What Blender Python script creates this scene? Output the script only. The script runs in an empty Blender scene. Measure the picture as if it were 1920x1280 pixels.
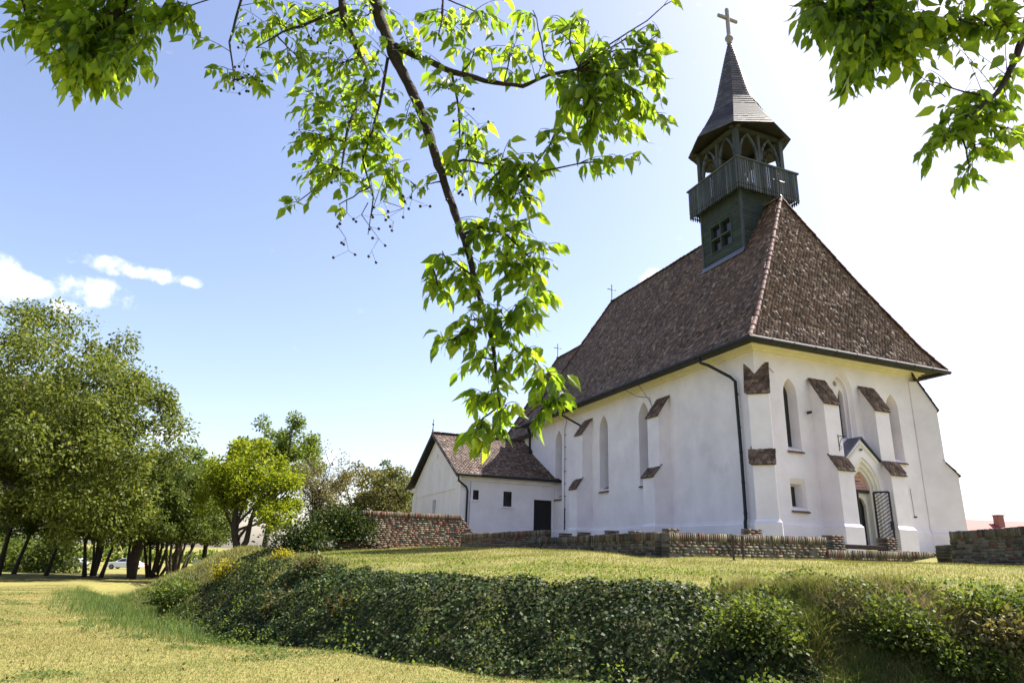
import bpy, math, random
import numpy as np
from mathutils import Vector, Matrix
from mathutils.geometry import tessellate_polygon

rng = np.random.default_rng(7)
random.seed(7)
sc = bpy.context.scene
COL = sc.collection
R = math.radians

# ---------------------------------------------------------------- camera
F_PX, PITCH, ROLL = 1267.72, R(17.468), R(1.765)
EYE = np.array([0.0, 0.0, 1.6])
_F = np.array([0, math.cos(PITCH), math.sin(PITCH)])
_R = np.array([1.0, 0, 0]); _U = np.cross(_R, _F)
_R2 = math.cos(ROLL)*_R + math.sin(ROLL)*_U
_U2 = -math.sin(ROLL)*_R + math.cos(ROLL)*_U
cam = bpy.data.cameras.new('camera')
cam.sensor_width = 36; cam.lens = 36*F_PX/1920
cam.clip_start = 0.05; cam.clip_end = 5000
cam.dof.use_dof = True; cam.dof.focus_distance = 27; cam.dof.aperture_fstop = 6.3
camo = bpy.data.objects.new('camera', cam); COL.objects.link(camo)
M = Matrix.Identity(4)
for i, v in enumerate((_R2, _U2, -_F)):
    for j in range(3): M[j][i] = v[j]
M.translation = Vector(EYE)
camo.matrix_world = M
sc.camera = camo

def at(px, py, D):
    d = _F + _R2*(px-960)/F_PX - _U2*(py-640)/F_PX
    return EYE + d*(D/d[1])
def proj(P):
    d = np.asarray(P, float)-EYE; z = d@_F
    return 960+F_PX*(d@_R2)/z, 640-F_PX*(d@_U2)/z

# ---------------------------------------------------------------- sun, sky, exposure
SUN_STRENGTH, SKY_STRENGTH, EXPOSURE = 5.0, 0.085, 1.66
SUN = np.array([.685, .279, 1.0]); SUN /= np.linalg.norm(SUN)
sun = bpy.data.lights.new('sun', 'SUN'); sun.energy = SUN_STRENGTH; sun.angle = R(0.53); sun.color = (1, .95, .86)
suno = bpy.data.objects.new('sun', sun); COL.objects.link(suno)
suno.rotation_euler = Vector(SUN).to_track_quat('Z', 'Y').to_euler()
suno.location = (20, 20, 60)
world = bpy.data.worlds.new('World'); sc.world = world; world.use_nodes = True
wt = world.node_tree; wt.nodes.clear()
def WN(t, **k):
    n = wt.nodes.new(t)
    for a, b in k.items(): setattr(n, a, b)
    return n
wout = WN('ShaderNodeOutputWorld'); wbg = WN('ShaderNodeBackground')
sky = WN('ShaderNodeTexSky', sky_type='NISHITA', sun_disc=False)
sky.sun_elevation = math.asin(SUN[2]); sky.sun_rotation = math.atan2(SUN[0], SUN[1])
sky.air_density = 1.0; sky.dust_density = 1.8; sky.ozone_density = 1.0; sky.altitude = 100
wbg.inputs[1].default_value = SKY_STRENGTH
wt.links.new(wbg.outputs[0], wout.inputs[0])
def wmath(op, a, b=None, c=None):
    n = WN('ShaderNodeMath', operation=op)
    for i, x in enumerate((a, b, c)):
        if x is None: continue
        if isinstance(x, (int, float)): n.inputs[i].default_value = x
        else: wt.links.new(x, n.inputs[i])
    return n.outputs[0]
tc = WN('ShaderNodeTexCoord'); sx = WN('ShaderNodeSeparateXYZ'); wt.links.new(tc.outputs['Generated'], sx.inputs[0])
az = wmath('ARCTAN2', sx.outputs[0], sx.outputs[1]); el = wmath('ARCSINE', sx.outputs[2])
def azel(px, py):
    d = at(px, py, 1.0)-EYE; d /= np.linalg.norm(d)
    return math.atan2(d[0], d[1]), math.asin(d[2])
mask = None   # small cumulus puffs low in the sky: direction, angular size, opacity
for px, py, rx, ry, op in ((25, 528, 62, 22, 1.0), (-60, 515, 80, 40, 1), (172, 546, 56, 24, .85), (122, 574, 34, 16, .7), (205, 497, 50, 15, .9), (255, 510, 56, 12, .85), (300, 517, 40, 13, .9), (345, 525, 32, 11, .95), (318, 812, 34, 15, .9),
                        (1220, 517, 30, 14, .7), (612, 862, 22, 18, .6), (700, 600, 0.1, .1, 0)):
    a0, e0 = azel(px, py); ra = rx/F_PX/math.cos(e0); re = ry/F_PX
    u = wmath('MULTIPLY', wmath('SUBTRACT', az, a0), 1/ra); v = wmath('MULTIPLY', wmath('SUBTRACT', el, e0), 1/re)
    m = wmath('MULTIPLY', wmath('MAXIMUM', wmath('SUBTRACT', 1.0, wmath('ADD', wmath('MULTIPLY', u, u), wmath('MULTIPLY', v, v))), -1.5), 1.0)
    m = wmath('MULTIPLY_ADD', m, op, op-1.0)
    mask = m if mask is None else wmath('MAXIMUM', mask, m)
nz = WN('ShaderNodeTexNoise'); nz.inputs['Scale'].default_value = 34; nz.inputs['Detail'].default_value = 7; nz.inputs['Roughness'].default_value = .62
wt.links.new(tc.outputs['Generated'], nz.inputs['Vector'])
cl = wmath('ADD', mask, wmath('MULTIPLY', wmath('SUBTRACT', nz.outputs[0], .5), 4.2))
mr = WN('ShaderNodeMapRange', interpolation_type='SMOOTHSTEP'); wt.links.new(cl, mr.inputs[0])
mr.inputs[1].default_value = -.35; mr.inputs[2].default_value = 1.25
mix = WN('ShaderNodeMix', data_type='RGBA'); wt.links.new(mr.outputs[0], mix.inputs[0])
tint = WN('ShaderNodeMix', data_type='RGBA', blend_type='MULTIPLY'); tint.inputs[0].default_value = 1; tint.inputs[7].default_value = (1.15, 1.04, 1.06, 1)
wt.links.new(sky.outputs[0], tint.inputs[6]); wt.links.new(tint.outputs[2], mix.inputs[6]); mix.inputs[7].default_value = (5.6, 5.8, 6.2, 1)
wt.links.new(mix.outputs[2], wbg.inputs[0])
vs = sc.view_settings; vs.view_transform = 'Standard'; vs.look = 'None'; vs.gamma = 1; vs.exposure = EXPOSURE; vs.use_curve_mapping = False

# ---------------------------------------------------------------- materials
def mat(name, col, rough=.8, noise=0, nscale=6, bump=0, bscale=40, island=None, spec=.3, metal=0, coord='Object', hue2=None, trans=0, transcol=None, aniso=(1, 1, 1)):
    m = bpy.data.materials.new(name); m.use_nodes = True
    nt = m.node_tree; nt.nodes.clear(); N = nt.nodes; L = nt.links
    out = N.new('ShaderNodeOutputMaterial'); b = N.new('ShaderNodeBsdfPrincipled')
    b.inputs['Roughness'].default_value = rough; b.inputs['Metallic'].default_value = metal
    b.inputs['Specular IOR Level'].default_value = spec
    t = N.new('ShaderNodeTexCoord'); mp = N.new('ShaderNodeMapping'); mp.inputs['Scale'].default_value = aniso
    L.new(t.outputs[coord], mp.inputs[0])
    csock = None
    if island:
        g = N.new('ShaderNodeNewGeometry'); r = N.new('ShaderNodeValToRGB')
        cr = r.color_ramp
        while len(cr.elements) > 1: cr.elements.remove(cr.elements[-1])
        for i, (p, c) in enumerate(island):
            e = cr.elements[0] if i == 0 else cr.elements.new(p)
            e.position = p; e.color = (*c, 1)
        L.new(g.outputs['Random Per Island'], r.inputs[0]); csock = r.outputs[0]
    else:
        rg = N.new('ShaderNodeRGB'); rg.outputs[0].default_value = (*col, 1); csock = rg.outputs[0]
    if noise:
        n = N.new('ShaderNodeTexNoise'); n.inputs['Scale'].default_value = nscale; n.inputs['Detail'].default_value = 6; n.inputs['Roughness'].default_value = .65
        L.new(mp.outputs[0], n.inputs['Vector'])
        rr = N.new('ShaderNodeMapRange'); rr.inputs[1].default_value = .3; rr.inputs[2].default_value = .7
        L.new(n.outputs[0], rr.inputs[0])
        mx = N.new('ShaderNodeMix'); mx.data_type = 'RGBA'; mx.blend_type = 'MIX'
        if hue2:
            mx.inputs[7].default_value = (*hue2, 1); L.new(csock, mx.inputs[6])
            ml = N.new('ShaderNodeMath'); ml.operation = 'MULTIPLY'; ml.inputs[1].default_value = noise
            L.new(rr.outputs[0], ml.inputs[0]); L.new(ml.outputs[0], mx.inputs[0])
        else:
            mx.blend_type = 'MULTIPLY'; mx.inputs[0].default_value = 1; L.new(csock, mx.inputs[6])
            r2 = N.new('ShaderNodeMapRange'); r2.inputs[3].default_value = 1-noise; r2.inputs[4].default_value = 1+noise
            L.new(rr.outputs[0], r2.inputs[0]); L.new(r2.outputs[0], mx.inputs[7])
        csock = mx.outputs[2]
    L.new(csock, b.inputs['Base Color'])
    if bump:
        n2 = N.new('ShaderNodeTexNoise'); n2.inputs['Scale'].default_value = bscale; n2.inputs['Detail'].default_value = 5
        L.new(mp.outputs[0], n2.inputs['Vector'])
        bp = N.new('ShaderNodeBump'); bp.inputs['Strength'].default_value = bump; bp.inputs['Distance'].default_value = .02
        L.new(n2.outputs[0], bp.inputs['Height']); L.new(bp.outputs[0], b.inputs['Normal'])
    if trans:
        tr = N.new('ShaderNodeBsdfTranslucent'); ms = N.new('ShaderNodeMixShader'); ms.inputs[0].default_value = trans
        if transcol:
            mm = N.new('ShaderNodeMix'); mm.data_type = 'RGBA'; mm.blend_type = 'MULTIPLY'; mm.inputs[0].default_value = 1
            mm.inputs[7].default_value = (*transcol, 1); L.new(csock, mm.inputs[6]); L.new(mm.outputs[2], tr.inputs[0])
        else: L.new(csock, tr.inputs[0])
        L.new(b.outputs[0], ms.inputs[1]); L.new(tr.outputs[0], ms.inputs[2]); L.new(ms.outputs[0], out.inputs[0])
    else: L.new(b.outputs[0], out.inputs[0])
    return m

PLASTER = mat('white_plaster', (.78, .715, .735), .9, .10, .8, .25, 6)
CREAM = mat('cream_cornice_paint', (.78, .72, .60), .85, .06, 2, .05, 20)
STONE = mat('arch_stone', (.74, .68, .61), .85, .08, 3, .1, 20)
TILE = mat('clay_roof_tile', (.2, .1, .08), .6, .22, .6, .3, 60, spec=.22,
           island=[(0, (.048, .033, .025)), (.3, (.086, .055, .041)), (.6, (.124, .076, .056)), (.82, (.162, .106, .081)), (.95, (.21, .152, .122)), (1, (.28, .22, .185))])
RIDGE = mat('ridge_tile_clay', (.3, .13, .09), .75, .25, 3, .2, 50, island=[(0, (.08, .042, .034)), (.5, (.135, .066, .053)), (1, (.19, .115, .095))])
ROOFBASE = mat('roof_underlay', (.09, .055, .045), .9, .3, 8)
METAL = mat('dark_zinc_gutter', (.018, .019, .021), .6, .25, 5, spec=.3)
ZINC = mat('grey_zinc_sheet', (.10, .11, .14), .35, .3, 4, spec=.6, metal=.3)
IRON = mat('black_iron', (.018, .018, .02), .5)
DARK = mat('dark_interior', (.012, .012, .013), .9)
GLASS = mat('dark_window_glass', (.012, .016, .018), .12, spec=.6)
GREENWOOD = mat('weathered_green_wood', (.06, .072, .07), .85, .3, 3, .3, 30, island=[(0, (.03, .037, .04)), (.5, (.054, .064, .068)), (1, (.088, .10, .106))], aniso=(1, 1, .3))
SIDING = mat('green_wood_siding', (.07, .10, .07), .85, .25, 3, .2, 30, island=[(0, (.03, .042, .035)), (1, (.05, .064, .054))])
SHINGLE = mat('dark_wood_shingle', (.07, .058, .055), .55, .3, 4, .3, 30, island=[(0, (.03, .028, .031)), (.6, (.052, .047, .050)), (1, (.085, .076, .077))], spec=.5)
PALECROSS = mat('pale_stone_cross', (.23, .215, .21), .7, .25, 8)
BRICK = mat('old_brick', (.15, .12, .09), .9, .45, 2.2, .5, 40, spec=.15,
            island=[(0, (.045, .040, .033)), (.3, (.08, .072, .054)), (.6, (.12, .105, .076)), (.85, (.17, .148, .105)), (.9, (.10, .056, .043)), (1, (.15, .066, .048))])
BRICK2 = mat('old_yellow_red_brick', (.15, .12, .09), .9, .4, 2.2, .5, 40, spec=.15, island=[(0, (.07, .06, .045)), (.3, (.14, .115, .08)), (.68, (.19, .16, .11)), (.74, (.12, .06, .045)), (1, (.165, .07, .05))])
MORTAR = mat('lime_mortar', (.12, .108, .088), .95, .3, 10, .4, 50)
TYMP = mat('pink_painted_tympanum', (.52, .30, .25), .85, .12, 4)
REDINK = mat('red_painted_lettering', (.22, .07, .07), .8)
DOORWOOD = mat('dark_door_wood', (.015, .013, .012), .6)
BARK = mat('bark', (.055, .043, .033), .95, .45, 9, .8, 30, aniso=(1, 1, .35))
BARKFG = mat('hackberry_bark', (.03, .022, .017), .9, .4, 20, .7, 60)
PLANK = mat('old_dark_plank', (.05, .032, .026), .9, .3, 6, .3, 30)

# ---------------------------------------------------------------- mesh helpers
def link(name, me, parent=None, material=None):
    o = bpy.data.objects.new(name, me); COL.objects.link(o)
    if material is not None:
        for mm in (material if isinstance(material, (list, tuple)) else [material]): me.materials.append(mm)
    if parent is not None: o.parent = parent
    return o
def tag(o, label=None, cat=None, group=None, kind=None):
    if label: o['label'] = label
    if cat: o['category'] = cat
    if group: o['group'] = group
    if kind: o['kind'] = kind
    return o
def empty(name, loc, label, cat, rz=0, group=None):
    o = bpy.data.objects.new(name, None); COL.objects.link(o); o.location = tuple(loc); o.rotation_euler = (0, 0, rz)
    o.empty_display_size = .3
    return tag(o, label, cat, group)
def np_mesh(name, V, Fq, smooth=False):
    """V (n,3); Fq list of int arrays (m,k)"""
    me = bpy.data.meshes.new(name)
    V = np.asarray(V, np.float32)
    Fq = [np.asarray(f, np.int32) for f in Fq if len(f)]
    me.vertices.add(len(V)); me.vertices.foreach_set('co', V.ravel())
    nl = sum(f.size for f in Fq); npol = sum(len(f) for f in Fq)
    me.loops.add(nl); me.polygons.add(npol)
    me.loops.foreach_set('vertex_index', np.concatenate([f.ravel() for f in Fq]))
    st = []; tot = []; k = 0
    for f in Fq:
        n = f.shape[1]; st.append(k+np.arange(len(f))*n); tot.append(np.full(len(f), n)); k += f.size
    me.polygons.foreach_set('loop_start', np.concatenate(st).astype(np.int32))
    me.polygons.foreach_set('loop_total', np.concatenate(tot).astype(np.int32))
    if smooth: me.polygons.foreach_set('use_smooth', np.ones(npol, bool))
    me.update(calc_edges=True); me.validate()
    return me
class MB:
    def __init__(s): s.v = []; s.f = []
    def add(s, vs, fs):
        k = len(s.v); s.v += [tuple(map(float, v)) for v in vs]; s.f += [tuple(i+k for i in f) for f in fs]; return s
    def obox(s, c, ux, uy, uz):   # centre and half-axis vectors
        c, ux, uy, uz = map(np.asarray, (c, ux, uy, uz)); vs = []
        for k in (-1, 1):
            for j in (-1, 1):
                for i in (-1, 1): vs.append(c+i*ux+j*uy+k*uz)
        return s.add(vs, [(0, 2, 3, 1), (4, 5, 7, 6), (0, 1, 5, 4), (2, 6, 7, 3), (0, 4, 6, 2), (1, 3, 7, 5)])
    def box(s, a, b):
        a = np.array(a, float); b = np.array(b, float); h = (b-a)/2
        return s.obox((a+b)/2, (h[0], 0, 0), (0, h[1], 0), (0, 0, h[2]))
    def prism(s, pts, ext):       # polygon pts (3d) extruded by vector ext
        n = len(pts); P = [np.array(p, float) for p in pts]; Q = [p+np.array(ext, float) for p in P]
        return s.add(P+Q, [tuple(range(n))[::-1], tuple(range(n, 2*n))]+[(i, (i+1) % n, n+(i+1) % n, n+i) for i in range(n)])
    def tube(s, pts, rad, n=8, cap=True):
        P = [np.array(p, float) for p in pts]; m = len(P)
        rad = [rad]*m if np.isscalar(rad) else rad
        rings = []; up = None
        for i in range(m):
            t = P[min(i+1, m-1)]-P[max(i-1, 0)]; t = t/(np.linalg.norm(t)+1e-9)
            if up is None: up = np.array([0, 0, 1.]) if abs(t[2]) < .9 else np.array([1., 0, 0])
            a = np.cross(t, up); a /= np.linalg.norm(a)+1e-9; b = np.cross(a, t); up = b
            rings.append([P[i]+rad[i]*(math.cos(2*math.pi*k/n)*a+math.sin(2*math.pi*k/n)*b) for k in range(n)])
        vs = [v for r in rings for v in r]; fs = []
        for i in range(m-1):
            for k in range(n): fs.append((i*n+k, i*n+(k+1) % n, (i+1)*n+(k+1) % n, (i+1)*n+k))
        if cap: fs += [tuple(range(n))[::-1], tuple(range((m-1)*n, m*n))]
        return s.add(vs, fs)
    def lathe(s, c, prof, n=16):
        vs = []; c = np.array(c, float)
        for r, z in prof:
            for k in range(n): vs.append(c+np.array([r*math.cos(2*math.pi*k/n), r*math.sin(2*math.pi*k/n), z]))
        m = len(prof); fs = [(i*n+k, i*n+(k+1) % n, (i+1)*n+(k+1) % n, (i+1)*n+k) for i in range(m-1) for k in range(n)]
        fs += [tuple(range(n))[::-1], tuple(range((m-1)*n, m*n))]
        return s.add(vs, fs)
    def disc(s, c, ux, uy, n=20):
        c, ux, uy = map(np.asarray, (c, ux, uy))
        return s.add([c+ux*math.cos(2*math.pi*k/n)+uy*math.sin(2*math.pi*k/n) for k in range(n)], [tuple(range(n))])
    def panel(s, O, u, v, outer, holes):   # flat polygon with holes
        O, u, v = map(np.asarray, (O, u, v)); loops = [outer]+holes
        tri = tessellate_polygon([[Vector((p[0], p[1], 0)) for p in l] for l in loops])
        flat = [p for l in loops for p in l]
        return s.add([O+u*p[0]+v*p[1] for p in flat], tri)
    def reveal(s, O, u, v, d, loop, inner=None):   # from loop on the wall to inner loop at depth vector d
        O, u, v, d = map(np.asarray, (O, u, v, d)); inner = inner or loop; n = len(loop)
        return s.add([O+u*p[0]+v*p[1] for p in loop]+[O+d+u*p[0]+v*p[1] for p in inner], [(i, (i+1) % n, n+(i+1) % n, n+i) for i in range(n)])
    def poly(s, pts): return s.add(pts, [tuple(range(len(pts)))])
    def build(s, name, material, parent=None, smooth=False, bevel=0):
        me = bpy.data.meshes.new(name); me.from_pydata(s.v, [], s.f); me.update()
        import bmesh
        bm = bmesh.new(); bm.from_mesh(me); bmesh.ops.recalc_face_normals(bm, faces=bm.faces); bm.to_mesh(me); bm.free()
        if smooth:
            for p in me.polygons: p.use_smooth = True
        o = link(name, me, parent, material)
        if bevel:
            bv = o.modifiers.new('bevel', 'BEVEL'); bv.width = bevel; bv.segments = 2; bv.limit_method = 'ANGLE'
        return o
def arch(cx, hw, z0, zs, za, n=7):
    """pointed arch outline, counter-clockwise from lower left"""
    rise = za-zs; r = (hw*hw+rise*rise)/(2*hw)      # arcs centred on the spring line
    pts = [(cx-hw, z0), (cx+hw, z0)]
    c = cx+hw-r; a1 = math.atan2(rise, cx-c)
    for k in range(n+1): a = a1*k/n; pts.append((c+r*math.cos(a), zs+r*math.sin(a)))
    c2 = cx-hw+r
    for k in range(n-1, -1, -1): a = a1*k/n; pts.append((c2-r*math.cos(a), zs+r*math.sin(a)))
    return pts

# plain tiles laid on a flat slope: O corner at the eave, u along the eave, v up the slope, poly in (u, v)
def in_poly(x, y, poly):
    ins = np.zeros(len(x), bool); n = len(poly)
    for i in range(n):
        x0, y0 = poly[i]; x1, y1 = poly[(i+1) % n]
        c = ((y0 > y) != (y1 > y)) & (x < (x1-x0)*(y-y0)/((y1-y0) if y1 != y0 else 1e-9)+x0)
        ins ^= c
    return ins
class Tiles:
    def __init__(s): s.V = []; s.n = 0; s.ng = []; s.q = []
    def slope(s, O, u, v, poly, w=.175, e=.145, L=.30, th=.012, lift=.018):
        O = np.array(O, float); u = np.array(u, float); u /= np.linalg.norm(u); v = np.array(v, float); v /= np.linalg.norm(v)
        nrm = np.cross(u, v); nrm *= np.sign(nrm[2]) if abs(nrm[2]) > 1e-6 else 1
        P = np.array(poly); u0, v0 = P.min(0); u1, v1 = P.max(0)
        rows = np.arange(v0, v1-.02, e); cu = []; cv = []
        for i, r in enumerate(rows):
            c = np.arange(u0-w, u1+w, w)+(w/2 if i % 2 else 0); cu.append(c); cv.append(np.full(len(c), r))
        cu = np.concatenate(cu); cv = np.concatenate(cv)
        k = in_poly(cu, cv+e*.45, poly) & in_poly(np.clip(cu-w*.45, u0+.001, u1-.001), cv+e*.45, poly) | in_poly(cu, cv+e*.45, poly)
        cu = cu[k]; cv = cv[k]; n = len(cu)
        if not n: return
        cu = cu+rng.normal(0, .006, n); cv = cv+rng.normal(0, .006, n); tilt = rng.normal(0, .006, n); dz = rng.normal(0, .002, n); tw = rng.normal(0, .004, n)
        px = np.array([-.5, -.34, 0, .34, .5, .5, -.5])*w*.97; py = np.array([.055, .014, 0, .014, .055, L, L])
        base = O+cu[:, None]*u+cv[:, None]*v
        H = lift*(1-py/L)[None, :]+.008+tilt[:, None]*(1-py/L)[None, :]+dz[:, None]+tw[:, None]*(px/w*2)[None, :]
        top = base[:, None, :]+px[None, :, None]*u+py[None, :, None]*v+H[:, :, None]*nrm
        bot = top[:, :5]-th*nrm
        V = np.concatenate([top, bot], 1).reshape(-1, 3)
        b = s.n+np.arange(n)*12
        s.V.append(V); s.n += n*12
        s.ng.append(b[:, None]+np.arange(7)[None, :])
        for a in range(4): s.q.append(np.stack([b+a+7, b+a+8, b+a+1, b+a], 1))
    def build(s, name, material, parent):
        me = np_mesh(name, np.concatenate(s.V), [np.concatenate(s.ng), np.concatenate(s.q)])
        return link(name, me, parent, material)
def ridge_run(mb, A, B, r=.115, step=.36, lift=.02):
    A = np.array(A, float); B = np.array(B, float); d = B-A; Ln = np.linalg.norm(d); t = d/Ln; n = max(1, int(Ln/step))
    side = np.cross(t, (0, 0, 1.)); side /= np.linalg.norm(side); up = np.cross(side, t)
    for i in range(n):
        a = A+t*(Ln*i/n-.03); b = A+t*(Ln*(i+1)/n+.03); vs = []
        jr = random.uniform(-.012, .012)
        for P, rr in ((a, r*1.16+jr), (b, r*.9+jr)):
            for k in range(7):
                an = math.pi*(k/6)*1.1-.05*math.pi; vs.append(P+side*rr*math.cos(an)+up*(rr*math.sin(an)*.85+lift))
        fs = [(k, k+1, 8+k, 7+k) for k in range(6)]+[(0, 1, 2, 3, 4, 5, 6)]
        mb.add(vs, fs)

# ---------------------------------------------------------------- terrain
EDGE = np.array([(60, -6), (30, 4), (16, 8.3), (8.3, 11), (4, 12.9), (.7, 15.3), (-2, 17.3), (-6.2, 22.4), (-11.2, 30.5), (-14.5, 40), (-14, 55), (-4, 70), (20, 78), (45, 70), (70, 40)], float)
def _smooth(t): t = np.clip(t, 0, 1); return t*t*(3-2*t)
def sdf(x, y):
    d = np.full(x.shape, 1e9); n = len(EDGE)
    for i in range(n):
        a = EDGE[i]; b = EDGE[(i+1) % n]; e = b-a
        t = np.clip(((x-a[0])*e[0]+(y-a[1])*e[1])/(e@e), 0, 1)
        d = np.minimum(d, np.hypot(x-a[0]-t*e[0], y-a[1]-t*e[1]))
    return np.where(in_poly(x.ravel(), y.ravel(), EDGE.tolist()).reshape(x.shape), -d, d)
def wob(x, y): return .5*np.sin(x*.9+1.3*np.sin(y*.7))+.5*np.sin(y*1.1+1.7*np.sin(x*.6+2))
def height(x, y):
    x = np.asarray(x, float); y = np.asarray(y, float)
    s = sdf(x, y)+.22*wob(x*1.3, y*1.3)
    lawn = -.02*np.clip(y-12, 0, 100)-.006*np.clip(-x-25, 0, 60)+.03*wob(x*.35, y*.35)
    far = _smooth((y-24)/14)                         # the ditch peters out behind the left flank
    dd = np.where(True, .95*(1-.75*far), 0)
    ofs = .9*_smooth((-x-2)/3); bot = lawn-dd; edge = 1.12+.02*np.clip(y-17, 0, 16)*(x < 6)
    si = -s
    plate = edge+(1.80-.13*_smooth((x-1)/4)-edge)*np.clip(si/7, 0, 1)+.5*_smooth((si-13)/4)
    w1 = 2.9+.3*ofs+2.5*far
    bank = edge+(bot-edge)*np.clip(_smooth(s/w1)*.72+.28*np.clip(s/w1, 0, 1), 0, 1)
    flat = bot
    rise = bot+dd*_smooth((s-w1-.35-.5*ofs)/1.25)
    h = np.where(s < 0, plate, np.where(s < w1, bank, np.where(s < w1+.35, flat, rise)))
    amp = np.where(s < -1, .02, np.where(s < 4.5, np.where(x > 3.5, .12, .07), .018))
    return h+amp*wob(x*2.3+3, y*2.1)
def gh(x, y): return float(height(np.array([x], float), np.array([y], float))[0])
def lin(a, b, st): return np.arange(a, b, st)
xs = np.concatenate([[-900, -500, -300, -200, -150, -110, -85], lin(-70, -22, 1.2), lin(-22, 20, .22), lin(20, 60, 1.5), [70, 90, 120, 170, 250, 400, 900]])
ys = np.concatenate([[-300, -120, -60, -30, -15], lin(-8, 5, .8), lin(5, 34, .22), lin(34, 80, 1.0), [84, 90, 97, 105, 115, 130, 150, 180, 230, 300, 450, 700, 1200]])
GX, GY = np.meshgrid(xs, ys)
GZ = height(GX, GY)
nx, ny = len(xs), len(ys)
idx = np.arange(nx*ny).reshape(ny, nx)
gme = np_mesh('ground', np.stack([GX, GY, GZ], -1).reshape(-1, 3), [np.stack([idx[:-1, :-1], idx[:-1, 1:], idx[1:, 1:], idx[1:, :-1]], -1).reshape(-1, 4)], True)
def zone(x, y):
    """0 mown dry lawn, 1 ditch and bank, 2 mound lawn"""
    s = sdf(x, y); return s
GS = zone(GX, GY).ravel()
at_l = gme.attributes.new('bank', 'FLOAT', 'POINT')
bankmask = (_smooth((GS+.1)/.6)*(1-_smooth((GS-3.5-.9*_smooth((-GX.ravel()-2)/3))/.7)))*(1-.55*_smooth((GY.ravel()-24)/10)*(GX.ravel() < -4))
at_l.data.foreach_set('value', bankmask.astype(np.float32))
at_m = gme.attributes.new('mound', 'FLOAT', 'POINT'); at_m.data.foreach_set('value', _smooth((-GS+.3)/1.2).astype(np.float32))
GM = bpy.data.materials.new('turf'); GM.use_nodes = True
nt = GM.node_tree; nb = nt.nodes['Principled BSDF']; nb.inputs['Roughness'].default_value = .95; nb.inputs['Specular IOR Level'].default_value = .1
def gnode(t): return nt.nodes.new(t)
def gnoise(scale, lo, hi, detail=6):
    n = gnode('ShaderNodeTexNoise'); n.inputs['Scale'].default_value = scale; n.inputs['Detail'].default_value = detail
    nt.links.new(gtc.outputs['Object'], n.inputs['Vector'])
    r = gnode('ShaderNodeMapRange'); r.inputs[1].default_value = lo; r.inputs[2].default_value = hi; nt.links.new(n.outputs[0], r.inputs[0]); return r.outputs[0]
def gmix(f, a, b):
    m = gnode('ShaderNodeMix'); m.data_type = 'RGBA'
    for s_, x in ((0, f), (6, a), (7, b)):
        if isinstance(x, tuple): m.inputs[s_].default_value = (*x, 1)
        elif isinstance(x, float): m.inputs[s_].default_value = x
        else: nt.links.new(x, m.inputs[s_])
    return m.outputs[2]
gtc = gnode('ShaderNodeTexCoord')
dry = gmix(gnoise(.35, .35, .65), (.185, .16, .05), (.115, .135, .032)); dry = gmix(gnoise(9, .4, .75), dry, (.25, .205, .085)); dry = gmix(gnoise(2.2, .6, .78), dry, (.17, .115, .045))
mnd = gmix(gnoise(.5, .35, .65), (.15, .15, .045), (.23, .20, .08)); mnd = gmix(gnoise(7, .45, .75), mnd, (.10, .12, .03))
bnk = gmix(gnoise(3, .35, .7), (.035, .045, .018), (.09, .085, .035))
def gattr(n):
    a = gnode('ShaderNodeAttribute'); a.attribute_name = n; return a.outputs['Fac']
nt.links.new(gmix(gattr('bank'), gmix(gattr('mound'), dry, mnd), bnk), nb.inputs['Base Color'])
gb = gnode('ShaderNodeBump'); gb.inputs['Strength'].default_value = .5; gb.inputs['Distance'].default_value = .05; nt.links.new(gnoise(16, .2, .8), gb.inputs['Height']); nt.links.new(gb.outputs[0], nb.inputs['Normal'])
tag(link('ground', gme, None, GM), 'grassy ground with a round ditch and mound around the church', 'ground', kind='structure')

# ---------------------------------------------------------------- the church
CX, CY, CZ, YAW = 9.915, 26.568, 1.9225, R(22.177)
cyw, syw = math.cos(YAW), math.sin(YAW)
def c2w(p): return np.array([CX+p[0]*cyw-p[1]*syw, CY+p[0]*syw+p[1]*cyw, CZ+p[2]])
def w2c(p): dx, dy = p[0]-CX, p[1]-CY; return np.array([dx*cyw+dy*syw, -dx*syw+dy*cyw, p[2]-CZ])
church = empty('church', (CX, CY, CZ), 'white plastered gothic church with steep tiled roof and green wooden belfry', 'church', YAW)
X = np.array([1., 0, 0]); Y = np.array([0, 1., 0]); Zv = np.array([0, 0, 1.])
WD, LN, HC, Z0 = 9.45, 21.9, 8.0, -.6
HX = WD/2
# openings (centre, half width, sill, spring, apex)
lan = [(1.78, .36, 4.05, 6.35, 7.02), (7.67, .36, 4.05, 6.35, 7.02)]
cen = (4.73, .62, 4.75, 6.75, 7.78)
small = [(1.35, 1.70), (2.13, 1.70), (2.13, 2.90), (1.35, 2.90)]
niche = [(8.13, .47, 3.2, 6.5, 7.35), (12.17, .47, 3.2, 6.5, 7.36), (17.83, .47, 3.1, 6.5, 7.35)]
wall = MB()
def window_pane(poly, O, u, v, name='window', extra=None, material=GLASS, mull=True, parent=church):
    m = MB(); O = np.asarray(O, float); m.poly([O+u*p[0]+v*p[1] for p in poly])
    o = m.build(name, material, parent)
    return o
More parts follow.
